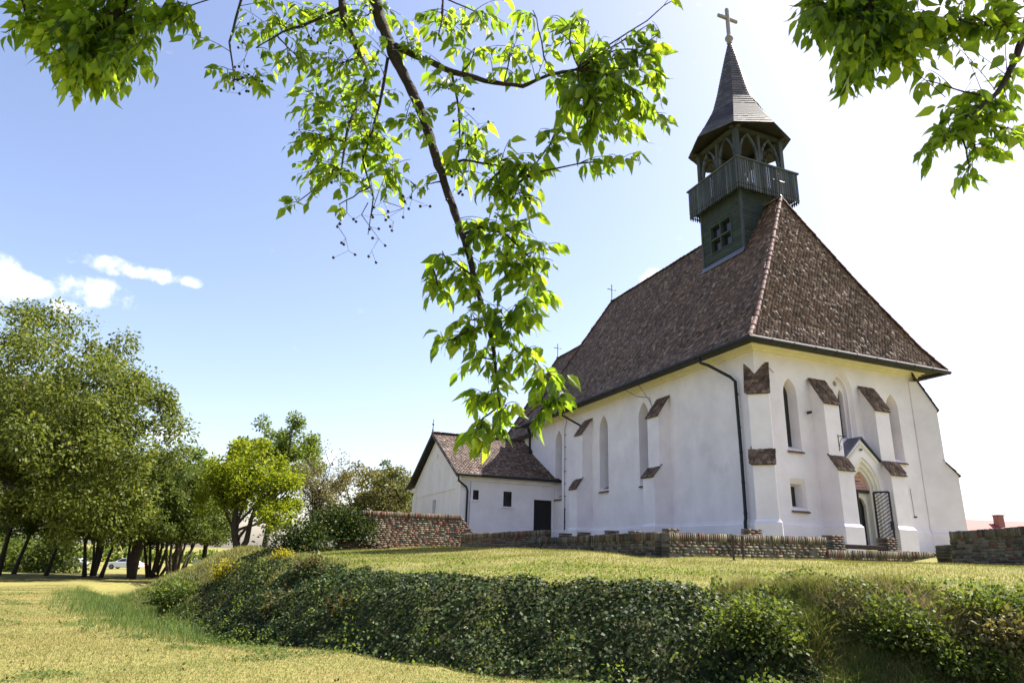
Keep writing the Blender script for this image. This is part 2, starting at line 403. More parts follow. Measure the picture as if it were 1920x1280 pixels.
# facade, plane y = 0
fh = [arch(*a) for a in lan]; ch = arch(*cen)
wall.panel((0, 0, 0), X, Zv, [(0, Z0), (WD, Z0), (WD, HC+.2), (0, HC+.2)], fh+[ch, small])
def inset(poly, k, kz=None):
    c = np.mean(np.array(poly), 0); return [((p[0]-c[0])*k+c[0], (p[1]-c[1])*(kz or k)+c[1]) for p in poly]
for a, h in zip(lan, fh):
    inn = arch(a[0], a[1]*.74, a[2]+.18, a[3]+.03, a[4]-.12)
    wall.reveal((0, 0, 0), X, Zv, (0, .42, 0), h, inn)
    window_pane(inn, (0, .42, 0), X, Zv)
    s = MB(); s.prism([(a[0]-a[1]-.05, -.10, a[2]-.10), (a[0]-a[1]-.05, .40, a[2]+.16), (a[0]-a[1]-.05, .40, a[2]+.10), (a[0]-a[1]-.05, -.10, a[2]-.15)], (a[1]*2+.10, 0, 0))
    s.build('window_sill', TILE, church)
# centre window: splayed recess, then a plate with two lancets and a circle
inn = arch(cen[0], cen[1]*.86, cen[2], cen[3], cen[4]-.16)
wall.reveal((0, 0, 0), X, Zv, (0, .16, 0), ch, inn)
inn2 = arch(cen[0], cen[1]*.76, cen[2], cen[3]+.02, cen[4]-.28)
wall.panel((0, .16, 0), X, Zv, inn, [inn2]); wall.reveal((0, .16, 0), X, Zv, (0, .16, 0), inn2)
l1 = arch(cen[0]-.235, .15, cen[2]+.05, 6.62, 6.98, 5); l2 = arch(cen[0]+.235, .15, cen[2]+.05, 6.62, 6.98, 5)
cc = [(cen[0]+.12*math.cos(2*math.pi*k/14), 7.22+.12*math.sin(2*math.pi*k/14)) for k in range(14)]
wall.panel((0, .32, 0), X, Zv, inn2, [l1, l2, cc])
for h in (l1, l2, cc):
    wall.reveal((0, .32, 0), X, Zv, (0, .2, 0), h); window_pane(h, (0, .52, 0), X, Zv)
sin_ = [(1.45, 1.86), (1.98, 1.86), (1.98, 2.62), (1.45, 2.62)]
wall.reveal((0, 0, 0), X, Zv, (0, .14, 0), small, [(1.40, 1.78), (2.06, 1.78), (2.06, 2.70), (1.40, 2.70)])
wall.reveal((0, .14, 0), X, Zv, (0, .3, 0), [(1.40, 1.78), (2.06, 1.78), (2.06, 2.70), (1.40, 2.70)], sin_)
window_pane(sin_, (0, .44, 0), X, Zv)
s = MB(); s.prism([(1.3, -.1, 1.60), (1.3, .4, 1.86), (1.3, .4, 1.80), (1.3, -.1, 1.56)], (.88, 0, 0)); s.build('window_sill', TILE, church)
# long wall, plane x = 0
nh = [arch(*a) for a in niche]
wall.panel((0, 0, 0), Y, Zv, [(0, Z0), (LN, Z0), (LN, HC+.2), (0, HC+.2)], nh)
for a, h in zip(niche, nh):
    inn = arch(a[0], a[1]*.82, a[2]+.25, a[3]+.02, a[4]-.12)
    wall.reveal((0, 0, 0), Y, Zv, (.62, 0, 0), h, inn); window_pane(inn, (.62, 0, 0), Y, Zv)
    s = MB(); s.prism([(-.10, a[0]-a[1]-.02, a[2]-.10), (.5, a[0]-a[1]-.02, a[2]+.26), (.5, a[0]-a[1]-.02, a[2]+.20), (-.10, a[0]-a[1]-.02, a[2]-.15)], (0, a[1]*2+.04, 0))
    s.build('window_sill', TILE, church)
wall.poly([(WD, 0, Z0), (WD, LN, Z0), (WD, LN, HC+.2), (WD, 0, HC+.2)]); wall.poly([(0, LN, Z0), (WD, LN, Z0), (WD, LN, HC+.2), (0, LN, HC+.2)])
# plinth: vertical skirt with a sloped top
def plinth(mb, A, B, out, h=1.08, d=.10):
    A = np.array(A, float); B = np.array(B, float); out = np.array(out, float)
    mb.prism([A+Zv*Z0, A+out*d+Zv*Z0, A+out*d+Zv*h, A+out*.045+Zv*(h+.07), A+out*.03+Zv*(h+.15), A+Zv*(h+.16)], B-A)
plinth(wall, (-.1, -.003, 0), (3.0, -.003, 0), (0, -1, 0)); plinth(wall, (6.5, -.003, 0), (WD+.1, -.003, 0), (0, -1, 0))
plinth(wall, (-.003, 0, 0), (-.003, LN, 0), (-1, 0, 0))
WALLMAT = mat('white_plaster_wall', (.78, .715, .735), .9, .10, .8, .25, 6)
# a grey repair smear with a shape of its own on the long wall
ntw = WALLMAT.node_tree; prb = [n for n in ntw.nodes if n.type == 'BSDF_PRINCIPLED'][0]
tcw = ntw.nodes.new('ShaderNodeTexCoord'); prev = prb.inputs['Base Color'].links[0].from_socket; acc = None
sm = [(3.55, 4.35, .34), (3.15, 4.30, .22), (3.05, 4.0, .2), (3.05, 3.7, .22), (2.8, 3.45, .24), (2.4, 3.36, .24), (2.1, 3.38, .2)]
nzw = ntw.nodes.new('ShaderNodeTexNoise'); nzw.inputs['Scale'].default_value = 2.5; ntw.links.new(tcw.outputs['Object'], nzw.inputs['Vector'])
for yy, zz, rr in sm:
    vd = ntw.nodes.new('ShaderNodeVectorMath'); vd.operation = 'DISTANCE'; vd.inputs[1].default_value = (0, yy, zz); ntw.links.new(tcw.outputs['Object'], vd.inputs[0])
    q = ntw.nodes.new('ShaderNodeMapRange'); q.interpolation_type = 'SMOOTHSTEP'; q.inputs[1].default_value = rr*1.7; q.inputs[2].default_value = 0; ntw.links.new(vd.outputs['Value'], q.inputs[0])
    if acc is None: acc = q.outputs[0]
    else:
        mxn = ntw.nodes.new('ShaderNodeMath'); mxn.operation = 'MAXIMUM'; ntw.links.new(acc, mxn.inputs[0]); ntw.links.new(q.outputs[0], mxn.inputs[1]); acc = mxn.outputs[0]
mu = ntw.nodes.new('ShaderNodeMath'); mu.operation = 'MULTIPLY'; mu.inputs[1].default_value = .28; ntw.links.new(acc, mu.inputs[0])
mxw = ntw.nodes.new('ShaderNodeMix'); mxw.data_type = 'RGBA'; mxw.inputs[7].default_value = (.42, .42, .43, 1); ntw.links.new(mu.outputs[0], mxw.inputs[0]); ntw.links.new(prev, mxw.inputs[6])
ntw.links.new(mxw.outputs[2], prb.inputs['Base Color'])
wall.build('wall', WALLMAT, church)
# cornice
cor = MB()
for k, (z0, z1, d) in enumerate(((7.95, 8.06, .08), (8.06, 8.16, .17), (8.16, 8.27, .30))):
    cor.box((-d, -d, z0), (WD+d, 0.02*k-.004, z1)); cor.box((-d, .02*k-.004, z0), (.02*k-.004, LN+.05, z1)); cor.box((WD+.004-.02*k, .02*k-.004, z0), (WD+d, LN+.05, z1))
cor.build('cornice', CREAM, church)
# chancel
cw = MB(); cp = [(1.3, LN), (1.3, 28.6), (3.0, 30.9), (6.45, 30.9), (8.15, 28.6), (8.15, LN)]
for a, b in zip(cp[:-1], cp[1:]): cw.poly([(a[0], a[1], Z0), (b[0], b[1], Z0), (b[0], b[1], 8.2), (a[0], a[1], 8.2)])
cw.build('chancel_wall', PLASTER, church)

# ---- buttresses
def buttress(B, d, s, w=.82, p1=.65, p2=1.0, zl=(3.28, 3.80), zu=(6.02, 7.1), inside=0.0, z0=Z0):
    B = np.array(B, float); d = np.array(d, float); d /= np.linalg.norm(d); s = np.array(s, float); s /= np.linalg.norm(s)
    m = MB(); pr = [(-inside-.02, z0), (p2+.03, z0), (p2, zl[0]), (p1+.01, zl[1]), (p1, zu[0]), (0, zu[1]), (-inside-.02, zu[1])]
    m.prism([B-s*w/2+d*p[0]+Zv*p[1] for p in pr], s*w)
    pp = [(-inside, z0), (p2+.13, z0), (p2+.13, 1.08), (p2+.06, 1.16), (p2+.02, 1.24), (-inside, 1.24)]
    q = w/2+.09
    m.prism([B-s*q+d*p[0]+Zv*p[1] for p in [(-inside, z0), (p2+.11, z0), (p2+.11, 1.08), (-inside, 1.08)]], s*2*q)
    q2 = w/2
    m.add([B-s*q+d*-inside+Zv*1.08, B-s*q+d*(p2+.11)+Zv*1.08, B+s*q+d*(p2+.11)+Zv*1.08, B+s*q+d*-inside+Zv*1.08,
           B-s*q2+d*-inside+Zv*1.22, B-s*q2+d*(p2+.01)+Zv*1.22, B+s*q2+d*(p2+.01)+Zv*1.22, B+s*q2+d*-inside+Zv*1.22], [(0, 1, 5, 4), (1, 2, 6, 5), (2, 3, 7, 6)])
    o = m.build('buttress', PLASTER, church, bevel=.02)
    for (pa, za), (pb, zb) in (((p2, zl[0]), (p1, zl[1])), ((p1, zu[0]), (-inside*.9, zu[1]+inside*.9*(zu[1]-zu[0])/p1))):
        v = d*(pb-pa)+Zv*(zb-za); ln = np.linalg.norm(v); v /= ln; n = np.cross(s, v); n = n*np.sign(n[2])
        T = Tiles(); O = B-s*(w/2+.05)+d*pa+Zv*za-v*.10
        T.slope(O+n*.03, s, v, [(.0, 0), (w+.1, 0), (w+.1, ln+.08), (0, ln+.08)], w=.165, e=.13)
        T.build('tile_cap', TILE, o)
        bs = MB(); bs.prism([O+n*.002, O+s*(w+.1)+n*.002, O+s*(w+.1)+v*(ln+.08)+n*.002, O+v*(ln+.08)+n*.002], n*.03); bs.build('cap_bed', ROOFBASE, o)
    return o
buttress((3.29, 0, 0), (0, -1, 0), X); buttress((6.17, 0, 0), (0, -1, 0), X)
buttress((0, 6.38, 0), (-1, 0, 0), Y, w=.92, zl=(3.36, 3.76), zu=(6.26, 7.2)); buttress((0, 13.95, 0), (-1, 0, 0), Y, w=.88, zl=(3.36, 3.86), zu=(6.47, 7.36))
buttress((.12, -.02, 0), (-1, -1, 0), (1, -1, 0), w=.80, p1=.64, p2=1.03, zl=(3.25, 3.78), zu=(6.08, 7.0), inside=.3)
buttress((WD-.02, .02, 0), (1, -1, 0), (1, 1, 0), w=.80, p1=.62, p2=1.03, zl=(3.5, 4.03), zu=(6.4, 7.75), inside=.3)

# ---- nave roof
RZ = 17.3; A0, A1, OV = 2.3, 18.9, .9
PROF = [(1.0, 8.22), (.845, 9.3), (.5, 12.4), (0.0, RZ)]     # (fraction from ridge to eave, height): bell-cast foot
ya, yb = -OV, 22.6
def rp(side, end, k):                              # points on the hips
    x = HX+side*k*(HX+OV); y = (A0-k*(A0+OV)) if end == 0 else (A1+k*(yb-A1)); return x, y
roof_base = MB(); RT = Tiles()
def quad_slope(pts, tile=True, T=None, base=None):
    T = T or RT; base = base or roof_base
    P = [np.array(p, float) for p in pts]; base.poly(P)
    if tile:
        u = P[1]-P[0]; u /= np.linalg.norm(u); w_ = P[-1]-P[0]; v = w_-u*(w_@u); v /= np.linalg.norm(v)
        T.slope(P[0], u, v, [((p-P[0])@u, (p-P[0])@v) for p in P])
for (k0, z0), (k1, z1) in zip(PROF[:-1], PROF[1:]):
    def pt(s, e, k, z): return (*rp(s, e, k), z)
    quad_slope([pt(-1, 1, k0, z0), pt(-1, 0, k0, z0), pt(-1, 0, k1, z1), pt(-1, 1, k1, z1)])
    quad_slope([pt(1, 0, k0, z0), pt(1, 1, k0, z0), pt(1, 1, k1, z1), pt(1, 0, k1, z1)], False)
    f = [pt(-1, 0, k0, z0), pt(1, 0, k0, z0), pt(1, 0, k1, z1)]+([pt(-1, 0, k1, z1)] if k1 else [])
    quad_slope(f); f = [pt(1, 1, k0, z0), pt(-1, 1, k0, z0), pt(-1, 1, k1, z1)]+([pt(1, 1, k1, z1)] if k1 else [])
    quad_slope(f)
# chancel roof
CRZ = 15.25; ce = [(.6, 20.5), (.6, 29.0), (2.6, 31.8), (6.85, 31.8), (8.85, 29.0), (8.85, 20.5)]; ap = (HX, 27.7, CRZ)
quad_slope([(ce[1][0], ce[1][1], 8.1), (ce[0][0], ce[0][1], 8.1), (HX, 19.6, CRZ), ap])
for a, b in ((2, 1), (3, 2), (4, 3)): quad_slope([(*ce[a], 8.1), (*ce[b], 8.1), ap])
quad_slope([(*ce[5], 8.1), (*ce[4], 8.1), ap, (HX, 19.6, CRZ)], False)
roof = RT.build('roof', TILE, church)
sof = MB(); sof.poly([(-OV, -OV, 8.2), (WD+OV, -OV, 8.2), (WD+OV, yb, 8.2), (-OV, yb, 8.2)]); sof.poly([(.6, 22, 8.08), (.6, 29, 8.08), (2.6, 31.8, 8.08), (6.85, 31.8, 8.08), (8.85, 29, 8.08), (8.85, 22, 8.08)])
roof_base.build('roof_bed', ROOFBASE, roof); sof.build('soffit', METAL, roof)
for s in (-1, 1):
    for e in (0, 1):
        rd = MB()
        for (k0, z0), (k1, z1) in zip(PROF[:-1], PROF[1:]): ridge_run(rd, (*rp(s, e, k0), z0+.03), (*rp(s, e, k1), z1+.03), r=.10)
        rd.build('ridge_tile_row', RIDGE, roof)
rd = MB(); ridge_run(rd, (HX, A0, RZ+.03), (HX, A1, RZ+.03)); rd.build('ridge_tile_row', RIDGE, roof)
rd = MB(); ridge_run(rd, (HX, 20.3, CRZ+.03), (HX, 27.7, CRZ+.03)); rd.build('ridge_tile_row', RIDGE, roof)
for a in (1, 2, 4):
    rd = MB(); ridge_run(rd, (*ce[a], 8.14), (HX, 27.7, CRZ+.03), r=.10); rd.build('ridge_tile_row', RIDGE, roof)
def hook(P, out, cls=MB, par=roof):
    sn = cls(); P = np.array(P); out = np.array(out); sn.tube([P, P+out*.10+Zv*.03, P+out*.12+Zv*.13], .013, 5); sn.build('snow_hook', IRON, par)
def zprof(k):
    for (k0, z0), (k1, z1) in zip(PROF[:-1], PROF[1:]):
        if k1 <= k <= k0: return z0+(z1-z0)*(k0-k)/(k0-k1)
for i in range(30):
    k = .845 if i % 2 else .815; y = .5+i*.7
    sn_x = HX-k*(HX+OV); hook((sn_x-.04, y, zprof(k)+.05), (-1, 0, 0))
for i in range(13):
    k = .84 if i % 2 else .80; x = 1.0+i*.6; hook((x, A0-k*(A0+OV)-.04, zprof(k)+.05), (0, -1, 0))
# gutter with joints, downpipes
g = MB(); gz = 8.16; go = OV+.06
for A, B in (((-go, -go, gz), (-go, yb+.1, gz)), ((-go-.08, -go, gz), (WD+go+.08, -go, gz)), ((WD+go, -go, gz), (WD+go, yb, gz))):
    A = np.array(A); B = np.array(B); g.tube([A, B], .095, 10); d = (B-A)/np.linalg.norm(B-A); n = int(np.linalg.norm(B-A)/1.15)
    for i in range(1, n): g.tube([A+d*(i*1.15-.025), A+d*(i*1.15+.025)], .106, 10)
g.box((-OV-.02, -OV-.01, 8.10), (WD+OV+.02, -OV+.05, 8.235)); g.box((-OV-.02, -OV+.05, 8.10), (-OV+.05, yb, 8.235))
g.build('gutter', METAL, church, smooth=False)
dp = MB(); dp.tube([(-go, 2.22, 8.1), (-go+.02, 2.2, 7.86), (-.75, 1.95, 7.72), (-.28, 1.15, 7.08), (-.17, .98, 6.85), (-.17, .93, 4), (-.17, .93, 1.32), (-.24, .9, 1.15), (-.24, .9, -.1)], .066, 10)
for z in (6.3, 4.9, 3.9, 2.7, 1.5): dp.tube([(-.17, .93, z-.02), (-.17, .93, z+.02)], .082, 10)
dp.build('downpipe', METAL, church, smooth=True)
dp = MB(); dp.tube([(-go, 15.6, 8.1), (-go+.05, 15.55, 7.85), (-.2, 14.6, 7.15), (-.17, 14.5, 6.9), (-.17, 14.5, 5.6)], .06, 8); dp.build('downpipe', METAL, church, smooth=True)
dp = MB(); dp.tube([(-.35, 21.95, 8.05), (-.2, 21.95, 7.7), (-.15, 21.95, 5.0)], .09, 8); dp.build('downpipe', METAL, church, smooth=True)
lr = MB(); lr.tube([(-.5, 16.1, 8.1), (-.06, 16.6, 7.75), (-.05, 16.9, 7.3), (-.05, 16.88, 2.4)], .014, 5); lr.tube([(-.05, 16.88, 2.4), (-.05, 16.87, .3)], .03, 6)
for k in range(8): lr.box((-.06, 16.80, 6.9-k*.75), (0, 16.96, 6.93-k*.75))
lr.build('lightning_cable', METAL, church); lr = MB(); lr.tube([(-.6, 8.9, 8.1), (-.1, 8.6, 7.75), (-.04, 7.5, 7.45), (-.03, 7.3, 6.9)], .012, 5); lr.build('lightning_cable', METAL, church); lr = MB(); lr.tube([(-.6, 7.6, 8.1), (-.05, 7.4, 7.2)], .012, 5)
lr.build('lightning_cable', METAL, church)
def iron_cross(P, h, w, name='iron_cross', r=.028):
    m = MB(); P = np.array(P, float)
    m.tube([P-Zv*.15, P+Zv*h], r, 6); m.tube([P+Zv*h*.72-X*w/2, P+Zv*h*.72+X*w/2], r, 6)
    m.lathe(P, [(.02, -.1), (.09, -.04), (.11, .04), (.07, .12), (.03, .18)], 10)
    for q in (P+Zv*h, P+Zv*h*.72-X*w/2, P+Zv*h*.72+X*w/2, P+Zv*h*.72): m.lathe(q, [(.01, -.05), (.05, 0), (.01, .05)], 8)
    m.build(name, IRON, church)
iron_cross((HX, A0, RZ+.05), 1.35, .75); iron_cross((HX, A1, RZ+.1), 1.25, .62); iron_cross((HX, 27.7, CRZ+.1), 1.2, .6)

# ---- bell tower
bt = bpy.data.objects.new('bell_tower', None); COL.objects.link(bt); bt.parent = church
TX0, TX1, TY0, TY1 = 3.16, 6.29, 3.43, 6.56; TCX, TCY = (TX0+TX1)/2, (TY0+TY1)/2
wy0, wy1, wz0, wz1 = 4.27, 5.83, 15.38, 16.86
sd = MB(); bh = .145
z = 13.6
while z < 18.15:
    z1 = min(z+bh, 18.2)
    for (O, u, n, L, win) in (((TX0, TY0, 0), Y, -X, TY1-TY0, True), ((TX0, TY0, 0), X, -Y, TX1-TX0, False), ((TX1, TY0, 0), Y, X, TY1-TY0, False), ((TX0, TY1, 0), X, Y, TX1-TX0, False)):
        segs = [(0, L)]
        if win and z1 > wz0 and z < wz1: segs = [(0, wy0-TY0), (wy1-TY0, L)]
        for a, b in segs:
            O_ = np.array(O, float)
            sd.add([O_+u*a+n*.035+Zv*z, O_+u*b+n*.035+Zv*z, O_+u*b+n*.008+Zv*z1, O_+u*a+n*.008+Zv*z1, O_+u*a+Zv*z, O_+u*b+Zv*z], [(0, 1, 2, 3), (4, 5, 1, 0)])
    z += bh
sd.build('siding', SIDING, bt)
for x in (TX0, TX1):
    for y in (TY0, TY1):
        cb = MB(); cb.box((x-.06, y-.06, 13.6), (x+.06, y+.06, 18.2)); cb.build('corner_board', GREENWOOD, bt)
wf = MB(); xo = TX0-.06
for a, b in (((wy0-.07, wz0-.07), (wy1+.07, wz0)), ((wy0-.07, wz1), (wy1+.07, wz1+.07)), ((wy0-.07, wz0), (wy0, wz1)), ((wy1, wz0), (wy1+.07, wz1)), ((5.0, wz0), (5.1, wz1)), ((wy0, 16.06), (5.0, 16.16)), ((5.1, 16.06), (wy1, 16.16))):
    wf.box((xo, a[0], a[1]), (TX0+.22, b[0], b[1]))
wfo = wf.build('belfry_window', SIDING, bt)
for a, b in (((wy0, wz0), (5.0, 16.06)), ((5.1, wz0), (wy1, 16.06)), ((wy0, 16.16), (5.0, wz1)), ((5.1, 16.16), (wy1, wz1))):
    m = MB(); m.poly([(TX0+.16, a[0], a[1]), (TX0+.16, b[0], a[1]), (TX0+.16, b[0], b[1]), (TX0+.16, a[0], b[1])]); m.build('window_pane', GLASS, bt)
fl = MB(); fl.box((TX0, TY1+.05, 14.55), (TX0-.02, TY0-.02, 14.7)); fl.prism([(TX0-.04, TY0-.1, 14.75), (TX0-.16, TY0-.1, 14.46), (TX0-.16, TY1+.1, 14.46), (TX0-.04, TY1+.1, 14.75)], (-.02, 0, .02)); fl.build('flashing', ZINC, bt)
# balcony
BH = 2.01; bx0, bx1, by0, by1 = TCX-BH, TCX+BH, TCY-BH, TCY+BH
bl = MB(); bz0, bz1 = 17.80, 19.58
def board(O, u, n, w, z0, z1):
    O = np.array(O, float); h = w/2; nk = .028
    pr = [(0, z0), (h*.75, z0+.12), (h, z0+.16), (h, z0+.25), (h-nk, z0+.28), (h-nk, z0+.32), (h, z0+.35), (h, z1), (-h, z1), (-h, z0+.35), (-h+nk, z0+.32), (-h+nk, z0+.28), (-h, z0+.25), (-h, z0+.16), (-h*.75, z0+.12)]
    bl.prism([O+u*a+Zv*b for a, b in pr], n*.028)
nb_ = 27
for (O, u, n) in (((bx0, by0, 0), Y, -X), ((bx0, by0, 0), X, -Y), ((bx1, by0, 0), Y, X), ((bx0, by1, 0), X, Y)):
    w = 2*BH/nb_
    for i in range(nb_):
        gap = .024 if random.random() > .12 else .045
        board(np.array(O)+u*(i+.5)*w+n*random.uniform(0, .006), u, n, w-gap, bz0+random.uniform(-.015, .015), bz1)
balc = bl.build('balcony', GREENWOOD, bt)
hr = MB()
for (a, b) in (((bx0-.09, by0-.09), (bx1+.09, by0+.07)), ((bx0-.09, by1-.07), (bx1+.09, by1+.09)), ((bx0-.09, by0+.07), (bx0+.07, by1-.07)), ((bx1-.07, by0+.07), (bx1+.09, by1-.07))): hr.box((*a, 19.58), (*b, 19.66))
hr.build('handrail', GREENWOOD, bt)
ff = MB(); ff.box((bx0+.002, by0+.002, 18.2), (bx1-.002, by1-.002, 18.32)); ff.build('balcony_floor', GREENWOOD, bt)
# open belfry: posts, arched braces, beams
ph = 1.50; beam = 21.75
for x in (-1, 1):
    for y in (-1, 1):
        p = MB(); p.box((TCX+x*ph-.13, TCY+y*ph-.13, 18.32), (TCX+x*ph+.13, TCY+y*ph+.13, beam)); p.build('post', GREENWOOD, bt, bevel=.02)
br = MB()
for (c, u, n) in (((TCX-ph, TCY), Y, -X), ((TCX+ph, TCY), Y, X), ((TCX, TCY-ph), X, -Y), ((TCX, TCY+ph), X, Y)):
    c = np.array([*c, 0.]); p = MB(); p.obox(c+Zv*(18.32+beam)/2, u*.075, n*.075, Zv*(beam-18.32)/2); p.build('post', GREENWOOD, bt)
    br.obox(c+Zv*(beam+.09), u*(ph+.35), n*.09, Zv*.09)
    for b0, b1 in ((-ph+.13, -.075), (.075, ph-.13)):
        o = arch((b0+b1)/2, (b1-b0)/2, 19.6, 20.35, 21.70, 8)[1:]; mid = (b0+b1)/2
        i_ = [((q[0]-mid)*.80+mid, q[1]-.13 if q[1] > 20.3 else q[1]) for q in o]
        for k in range(len(o)-1):
            a0, a1, c1, c0 = o[k], o[k+1], i_[k+1], i_[k]
            br.prism([c+u*a0[0]+n*.05+Zv*a0[1], c+u*a1[0]+n*.05+Zv*a1[1], c+u*c1[0]+n*.05+Zv*c1[1], c+u*c0[0]+n*.05+Zv*c0[1]], -n*.10)
br.build('arched_brace', GREENWOOD, bt)
be = MB(); be.lathe((TCX, TCY, 20.55), [(.45, 0), (.42, .06), (.33, .3), (.27, .6), (.18, .75), (.05, .8)], 18); be.tube([(TCX, TCY, 21.3), (TCX, TCY, 21.9)], .04, 6); be.build('bell', IRON, bt, smooth=True)
# spire: octagon with a bell-cast skirt, shingle courses
SP = [(2.74, 21.82), (2.16, 22.75), (1.62, 23.72), (1.20, 24.62), (.92, 25.6), (.62, 26.9), (.36, 28.0), (.10, 29.02)]
def spr(z):
    for (r0, z0), (r1, z1) in zip(SP[:-1], SP[1:]):
        if z <= z1: return r0+(r1-r0)*(z-z0)/(z1-z0)
    return SP[-1][0]
sp = MB(); zz = SP[0][1]
def ov(k, r, z): a = k*math.pi/4; return np.array([TCX+r*math.cos(a), TCY+r*math.sin(a), z])
while zz < 29.0:
    z1 = min(zz+.20, 29.02); r0, r1 = spr(zz)+.03, spr(z1)+.006
    for k in range(8):
        a, b, c_, d_ = ov(k, r0, zz), ov(k+1, r0, zz), ov(k+1, r1, z1), ov(k, r1, z1); L_ = np.linalg.norm(b-a)
        ts = [0]
        while ts[-1] < 1: ts.append(min(1, ts[-1]+random.uniform(.5, 1.0)*max(.38/L_, .12)))
        for t0, t1 in zip(ts[:-1], ts[1:]):
            j = random.uniform(-.01, .012)*Zv
            sp.add([a+(b-a)*t0+j, a+(b-a)*t1+j, d_+(c_-d_)*t1, d_+(c_-d_)*t0, a+(b-a)*t0-Zv*.02+(ov(k+.5, .0, 0)-ov(k+.5, .025, 0)), a+(b-a)*t1-Zv*.02+(ov(k+.5, 0, 0)-ov(k+.5, .025, 0))], [(0, 1, 2, 3), (4, 5, 1, 0)])
    zz = z1
spire = sp.build('spire', SHINGLE, bt)
so = MB()
for k in range(8):
    so.poly([ov(k, 2.72, 21.81), ov(k+1, 2.72, 21.81), ov(k+1, 1.6, 21.99), ov(k, 1.6, 21.99)]); so.poly([ov(k, 2.72, 21.81), ov(k+1, 2.72, 21.81), ov(k+1, .1, 29), ov(k, .1, 29)][:2]+[ov(k+1, 1.15, 24.6), ov(k, 1.15, 24.6)])
    so.poly([ov(k, 1.15, 24.6), ov(k+1, 1.15, 24.6), ov(k+1, .07, 29), ov(k, .07, 29)])
so.poly([ov(k, 1.6, 21.99) for k in range(8)])
so.build('spire_soffit', DOORWOOD, bt)
kn = MB(); kn.lathe((TCX, TCY, 29.0), [(.13, 0), (.17, .08), (.12, .16), (.14, .22), (.23, .32), (.25, .42), (.20, .54), (.10, .62), (.08, .66)], 16); kn.build('spire_ball', PALECROSS, bt, smooth=True)
cr = MB(); cr.box((TCX-.10, TCY-.09, 29.6), (TCX+.10, TCY+.09, 31.62)); cr.box((TCX-.72, TCY-.08, 30.78), (TCX-.10, TCY+.08, 30.98)); cr.box((TCX+.10, TCY-.08, 30.78), (TCX+.72, TCY+.08, 30.98))
cr.build('spire_cross', PALECROSS, bt, bevel=.035)

# ---- portal
PX0, PX1, PY = 3.7, 5.76, -.60
pz_e, pz_a = 3.72, 4.62
pm = MB(); po = arch(4.73, .84, .3, 2.55, 3.92, 9)
outer = [(PX0, -.6), (PX1, -.6), (PX1, pz_e), (4.73, pz_a+.02), (PX0, pz_e)]
po_h = [(x, max(z, -.55)) for x, z in arch(4.73, .84, -.55, 2.55, 3.92, 9)]
pm.panel((0, PY, 0), X, Zv, outer, [po_h])
orders = [(.84, 3.92), (.72, 3.74), (.60, 3.55), (.50, 3.38)]
portal = pm
st = MB()
for i, ((h0, a0), (h1, a1)) in enumerate(zip(orders[:-1], orders[1:])):
    A_ = arch(4.73, h0, -.55, 2.55, a0, 9); B_ = arch(4.73, h1, -.55, 2.55, a1, 9); y0 = PY+.085*i
    st.reveal((0, y0, 0), X, Zv, (0, .055, 0), A_, [(4.73+(p[0]-4.73)*.97, p[1]) for p in A_])
    st.panel((0, y0+.055, 0), X, Zv, [(4.73+(p[0]-4.73)*.97, p[1]) for p in A_], [B_]); st.reveal((0, y0+.055, 0), X, Zv, (0, .03, 0), B_)
L_ = arch(4.73, .50, -.55, 2.55, 3.38, 9); st.reveal((0, PY+.255, 0), X, Zv, (0, .14, 0), L_)
po_ = pm.build('portal', PLASTER, church)
st.build('portal_arch', STONE, church)
ty = MB(); ty.poly([(p[0], PY+.36, p[1]) for p in [q for q in arch(4.73, .50, 2.62, 2.62, 3.38, 9)]]); tyo = ty.build('tympanum', TYMP, church)
le = MB()
for row, (zc, wd, hh) in enumerate(((3.12, .34, .035), (2.97, .42, .075), (2.85, .56, .05), (2.73, .70, .035))):
    x = 4.73-wd/2
    while x < 4.73+wd/2:
        w = random.uniform(.012, .03); le.box((x, PY+.352, zc-hh/2), (x+w*.45, PY+.357, zc+hh/2))
        if random.random() < .7: le.box((x+w*.45, PY+.352, zc+random.choice((-1, 0, .6))*hh/2), (x+w*1.2, PY+.357, zc+hh/2*random.choice((.3, 1))))
        x += w*1.9
le.build('inscription', REDINK, church)
li = MB(); li.box((4.23, PY+.27, 2.50), (5.23, PY+.44, 2.62)); li.build('lintel', IRON, church)
dr = MB(); dr.panel((0, PY+.40, 0), X, Zv, [(4.23, -.55), (5.23, -.55), (5.23, 2.5), (4.23, 2.5)], [[(4.33, -.5), (5.08, -.5), (5.08, 2.0), (4.98, 2.22), (4.85, 2.32), (4.55, 2.32), (4.42, 2.22), (4.33, 2.0)]]); dr.reveal((0, PY+.40, 0), X, Zv, (0, .12, 0), [(4.33, -.5), (5.08, -.5), (5.08, 2.0), (4.98, 2.22), (4.85, 2.32), (4.55, 2.32), (4.42, 2.22), (4.33, 2.0)])
dr.build('door_frame', STONE, church)
di = MB(); di.box((4.15, PY+.535, -.6), (5.35, PY+.57, 2.6)); di.build('door', DOORWOOD, church)
